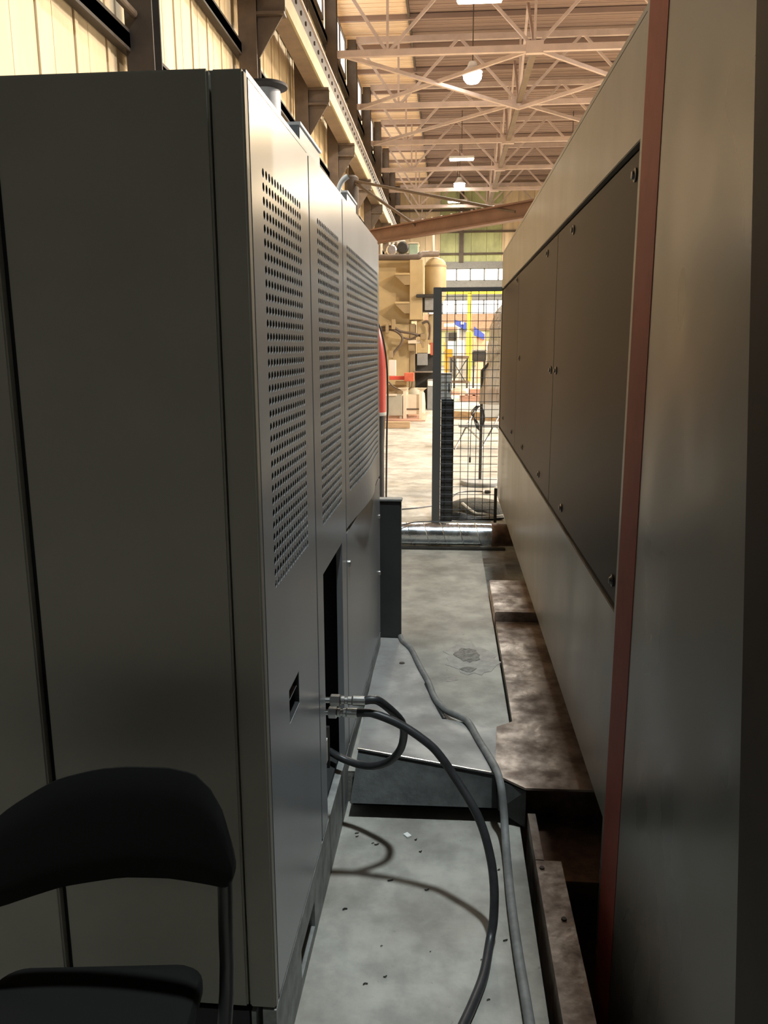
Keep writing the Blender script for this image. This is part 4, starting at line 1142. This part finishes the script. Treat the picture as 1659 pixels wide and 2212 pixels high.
# timber
def timber(name, label, pa, pb, Y0, Y1, m, grp='timber on the far floor'):
    bm = B(); bx(bm, pa[0], pb[0], Y0, Y1, pb[2], pa[2], .006); o = obj(name, bm, m); return tag(o, label, 'timber', grp)
w = Vector((-0.927, 15.056, 0.12)); e = Vector((-0.69, 14.996, 0.12))
bm = B(); bx(bm, -1.9, e.x, e.y, e.y + .12, FZ, FZ + .12, .006); tag(obj('timber_beam', bm, 'wood'), 'square pale timber beam lying before the two bins', 'timber')
bm = B(); bx(bm, -2.2, -.45, YN - .45, YN + 1.5, FZ, FZ + .02); tag(obj('floor_board', bm, 'wood_red'), 'thin reddish board lying flat beneath the two bins', 'timber')
ya = (0.312, 17.207, 0.12)
e0 = Vector((0.097, 17.181, 0.12)); e1 = Vector((1.049, 16.538, 0.12))
bm = B(); beam(bm, (e0.x, e0.y, FZ + .081), (e1.x + .2, e1.y, FZ + .081), .12, .16); tag(obj('timber_beam', bm, 'wood'), 'pale timber beam on the floor behind the mesh, left of the metal chair', 'timber')
P0 = Vector((0.35, 22.721, 0.12)); P1 = Vector((1.509, 22.881, 0.12))
t = thing('wood_pallet', ((P0.x + P1.x) / 2, P0.y + .5, FZ), 'reddish wooden pallet on the floor beyond the fan', 'pallet')
for k in range(3):
    bm = B(); bx(bm, P0.x, P1.x + .3, P0.y + .45 * k, P0.y + .45 * k + .09, FZ + .02, FZ + .14); obj('bearer', bm, 'wood_red', t)
for k in range(7):
    bm = B(); x = P0.x + k * (P1.x + .2 - P0.x) / 6.5; bx(bm, x, x + .13, P0.y - .02, P0.y + 1.02, FZ + .14, FZ + .165); obj('deck_board', bm, 'wood_red', t)
bm = B(); bx(bm, P0.x, P1.x + .3, P0.y - .02, P0.y + 1.0, FZ, FZ + .02); obj('bottom_board', bm, 'wood_red', t)
bm = B(); bx(bm, P0.x + .25, P1.x + .25, P0.y + .15, P0.y + .9, FZ + .166, FZ + .32, .01); tag(obj('dark_crate', bm, 'wood_red'), 'low brown crate sitting on the reddish pallet', 'crate')
t = thing('scrap_heap', (0.309, 26.083, 0.12), 'small reddish heap on the floor left of the pallet', 'scrap')
bm = B(); c = Vector((0.309, 26.083, 0.12)); lathe(bm, [(.32, 0), (.27, .10), (.10, .18)], (c.x, c.y, FZ), 'z', 9); obj('heap', bm, 'wood_red', t)

# yellow guard frame
YG = 38.0
t = thing('guard_rail_frame', ((0.926, 38, 2.649)[0], YG, FZ), 'tall yellow goal-post guard frame beyond the mesh', 'guard frame')
a = (0.934, 38, 3.997); b = (0.859, 38, 0.189)
bm = B(); bx(bm, a[0] - .09, a[0] + .09, YG, YG + .18, FZ, a[2], .01); obj('post', bm, 'yellow', t)
bm = B(); bx(bm, (-0.237, 38, 3.999)[0], 6.0, YG, YG + .18, a[2] - .05, a[2] + .08, .01); obj('cross_bar', bm, 'yellow', t)
bm = B(); bx(bm, 5.9, 6.08, YG, YG + .18, FZ, a[2] - .12, .01); obj('post', bm, 'yellow', t)
c = (0.845, 36, 2.282); bm = B(); lathe(bm, [(.17, 0), (.17, c[2] - FZ - .05), (.10, c[2] - FZ)], (c[0], 36, FZ), 'z', 20)
tag(obj('bollard', bm, 'yellow', smooth=True), 'thick bright yellow bollard before the guard frame post', 'bollard')
c = (-0.016, 15, 1.563); t = thing('amber_post', (c[0], 15, FZ), 'amber bracket post behind the light grey control box', 'post')
bm = B(); bx(bm, c[0] - .025, c[0] + .03, 15, 15.06, FZ, c[2]); obj('post', bm, 'orange', t)
bm = B(); bx(bm, c[0] - .03, c[0] + .10, 14.98, 15.0, c[2] - .14, c[2], .004); bx(bm, c[0] - .045, c[0] - .026, 15, 15.06, FZ, c[2] + .12); obj('bracket', bm, 'orange', t)

# black work table
t = thing('work_table', (0.473, 32.908, 0.12), 'black steel work table with crossed braces beside the bollard', 'table')
YT = (0.484, 33.745, 0.12)[1]
a = (0.056, 30, 1.28); b = (0.761, 30, 1.2)
YT = 30.0
bm = B(); bx(bm, a[0], b[0], YT, YT + .8, a[2] - .10, a[2], .01); obj('tabletop', bm, 'steel_brown', t)
for xx in (a[0] + .02, b[0] - .10, a[0] + .14):
    bm = B(); bx(bm, xx, xx + .07, YT + .02, YT + .09, FZ, a[2] - .10); obj('leg', bm, 'machine_black', t)
bm = B(); beam(bm, (a[0] + .1, YT + .1, .3), (b[0] - .1, YT + .1, a[2] - .15), .03, .03); beam(bm, (b[0] - .1, YT + .14, .3), (a[0] + .1, YT + .14, a[2] - .15), .03, .03); obj('cross_brace', bm, 'machine_black', t)
bm = B(); bx(bm, a[0], b[0], YT + .0, YT + .06, .30, .40); obj('lower_shelf', bm, 'steel_brown', t)
ztab = a[2]
c0_, c1_ = (-0.021, 30, 1.806), (0.284, 30, 1.577)
bm = B(); bx(bm, c0_[0], c1_[0] - .02, YT + .2, YT + .5, ztab, c0_[2], .01); tag(obj('pale_blue_case', bm, 'paleblue'), 'pale blue case on the left of the black work table', 'case')
c0_, c1_ = (0.229, 30, 1.84), (0.585, 30, 1.579)
bm = B(); bx(bm, c1_[0] - .27, c1_[0], YT + .25, YT + .55, ztab, c0_[2], .01); tag(obj('white_carton', bm, 'white'), 'white carton on the right of the black work table', 'box')
# black seat / tool cart
a, b = (0.769, 26, 1.511), (1.187, 26, 1.042)
t = thing('tool_cart', (a[0] + .2, 26.2, FZ), 'black tool cart with a silver top left of the wrapped fan', 'cart')
bm = B(); bx(bm, a[0], b[0], 26, 26.6, (0.778, 26, 1.154)[2], a[2] - .05, .02); obj('cabinet', bm, 'machine_black', t)
bm = B(); bx(bm, a[0] - .01, b[0] + .01, 25.98, 26.62, a[2] - .05, a[2], .008); obj('top', bm, 'steel', t)
for xx in (a[0] + .02, b[0] - .06):
    for yy in (26.04, 26.5):
        bm = B(); bx(bm, xx, xx + .04, yy, yy + .04, FZ, (0.778, 26, 1.154)[2]); obj('leg', bm, 'machine_black', t)
# blue machines further back
a, b = (0.26, 34, 2.685), (0.741, 34, 2.244)
t = thing('blue_hood', (a[0] + .3, 34, FZ), 'slanted deep blue hood with a small white plate, left of the yellow post', 'machine')
bm = B(); hexa(bm, [(a[0], 34, a[2] - .18), (b[0], 34, b[2]), (b[0], 34.5, b[2]), (a[0], 34.5, a[2] - .18), (a[0], 34, a[2]), (b[0], 34, b[2] + .32), (b[0], 34.5, b[2] + .32), (a[0], 34.5, a[2])]); obj('hood', bm, 'blue', t)
c = (0.563, 33.9, 2.554); bm = B(); bx(bm, c[0] - .06, c[0] + .06, 33.96, 33.99, c[2] - .05, c[2] + .05); obj('white_plate', bm, 'white', t)
bm = B(); bx(bm, b[0] - .3, b[0], 34.1, 34.4, FZ, b[2] + .1); obj('pedestal', bm, 'grey', t)
a, b = (1.059, 34, 2.318), (1.482, 34, 1.987)
t = thing('blue_machine', (a[0] + .3, 34.8, FZ), 'slanted deep blue machine arm right of the yellow post', 'machine')
bm = B(); hexa(bm, [(a[0], 34.2, a[2] - .25), (b[0], 34.2, b[2] - .1), (b[0], 34.8, b[2] - .1), (a[0], 34.8, a[2] - .25), (a[0], 34.2, a[2] + .1), (b[0], 34.2, b[2] + .12), (b[0], 34.8, b[2] + .12), (a[0], 34.8, a[2] + .1)]); obj('arm', bm, 'blue', t)
bm = B(); bx(bm, a[0] + .1, a[0] + .5, 34.3, 34.7, FZ, a[2] - .1); obj('pedestal', bm, 'salmon', t)
t = thing('grey_machine', (0.224, 38.596, 0.12), 'grey machine with a white pipe frame behind the work table', 'machine')
YM = 42.0
a, b = (-0.161, 42, 2.644), (0.672, 42, 1.845)
bm = B(); bx(bm, a[0], b[0], YM, YM + 1.5, FZ, (-0.156, 42, 2.347)[2], .03); obj('body', bm, 'grey', t)
bm = B(); bx(bm, (0.009, 42, 2.302)[0], (0.429, 42, 2.303)[0], YM - .05, YM - .001, (0.016, 42, 1.935)[2], (0.009, 42, 2.302)[2]); obj('dark_window', bm, 'machine_black', t)
bm = B(); bx(bm, (0.545, 42, 2.303)[0], (0.848, 42, 2.304)[0], YM - .3, YM + 1.0, FZ, (0.007, 42, 2.37)[2]); obj('blue_panel', bm, 'paleblue', t)
bm = B(); tube(bm, [(-0.23, 41.7, 2.659), (0.51, 41.7, 2.66)], .09, seg=8, smooth=False); tube(bm, [(0.51, 41.7, 2.66), ((0.51, 41.7, 2.66)[0], 41.7, FZ)], .09, seg=8, smooth=False); obj('pipe_frame', bm, 'white', t)

# more clutter further back on the shop floor
t = thing('far_workbench', (2.296, 54.778, 0.12), 'long cluttered grey workbench against the bright back windows', 'bench')
YK = 50.0
a, b = (-0.303, 50, 1.34), (3.453, 50, 1.219)
bm = B(); bx(bm, a[0], b[0] + 4, YK, YK + 1, a[2] - .15, a[2], .02); obj('benchtop', bm, 'grey', t)
for k in range(6):
    x = a[0] + .2 + k * 1.2
    bm = B(); bx(bm, x, x + .1, YK + .05, YK + .15, FZ, a[2] - .15); obj('leg', bm, 'grey', t)
for k, (xx, w_, h_, mm, lb) in enumerate(((-.2, .5, .7, 'white', 'white box on the far workbench, leftmost'), (.6, .6, .45, 'grey', 'grey machine head on the far workbench'), (1.5, .5, .85, 'salmon', 'salmon casing on the far workbench'), (2.3, .7, .6, 'lightgrey', 'light grey casing on the far workbench'), (3.3, .5, .7, 'orange', 'amber casing on the far workbench, rightmost'))):
    bm = B(); bx(bm, xx, xx + w_, YK + .2, YK + .8, a[2], a[2] + h_, .03); tag(obj('bench_casing', bm, mm), lb, 'casing')

# jib crane arm with tie rods
t = thing('jib_crane', (-3.6, 19.6, FZ), 'red-brown jib crane arm with two tie rods crossing above the aisle', 'crane')
A = Vector((-1.462, 18.6, 3.999)); Bq = Vector((1.346, 15.6, 3.885))
dd = (Bq - A); A2 = A - dd * .24; B2 = Bq + dd * .6
A2.z = B2.z = 4.02
bm = B(); ibeam(bm, A2, B2, .22, .30, .03); arm = obj('jib_arm', bm, 'jib', t)
bm = B()
mast = Vector((A2.x - .1, A2.y + .05, 0))
ZM = 1.6 + ((-2.339, 20, 5.489)[2] - 1.6) * mast.y / 20
lathe(bm, [(.16, FZ), (.16, ZM), (.10, ZM + .05)], (mast.x, mast.y, 0), 'z', 16); obj('mast', bm, 'steel_dark', t, smooth=True)
top = Vector((mast.x, mast.y, ZM - .05))
bm = B(); tube(bm, [top, A + dd * .27 + Vector((0, 0, .13))], .035, seg=8, smooth=False); obj('tie_rod', bm, 'steel_brown', t)
bm = B(); tube(bm, [top, A + dd * .95 + Vector((0, 0, .13))], .03, seg=8, smooth=False); obj('tie_rod', bm, 'steel_brown', t)
bm = B(); lathe(bm, [(.02, 0), (.02, .02)], (0, 0, 0), 'z', 6)
mb2 = bpy.data.meshes.new('arm_bolt'); bm.to_mesh(mb2); bm.free(); mb2.materials.append(M['white'])
for k in range(9):
    p = A + dd * (.25 + .07 * k); inst('arm_bolt', mb2, (p.x, p.y - .05, 4.175), t)
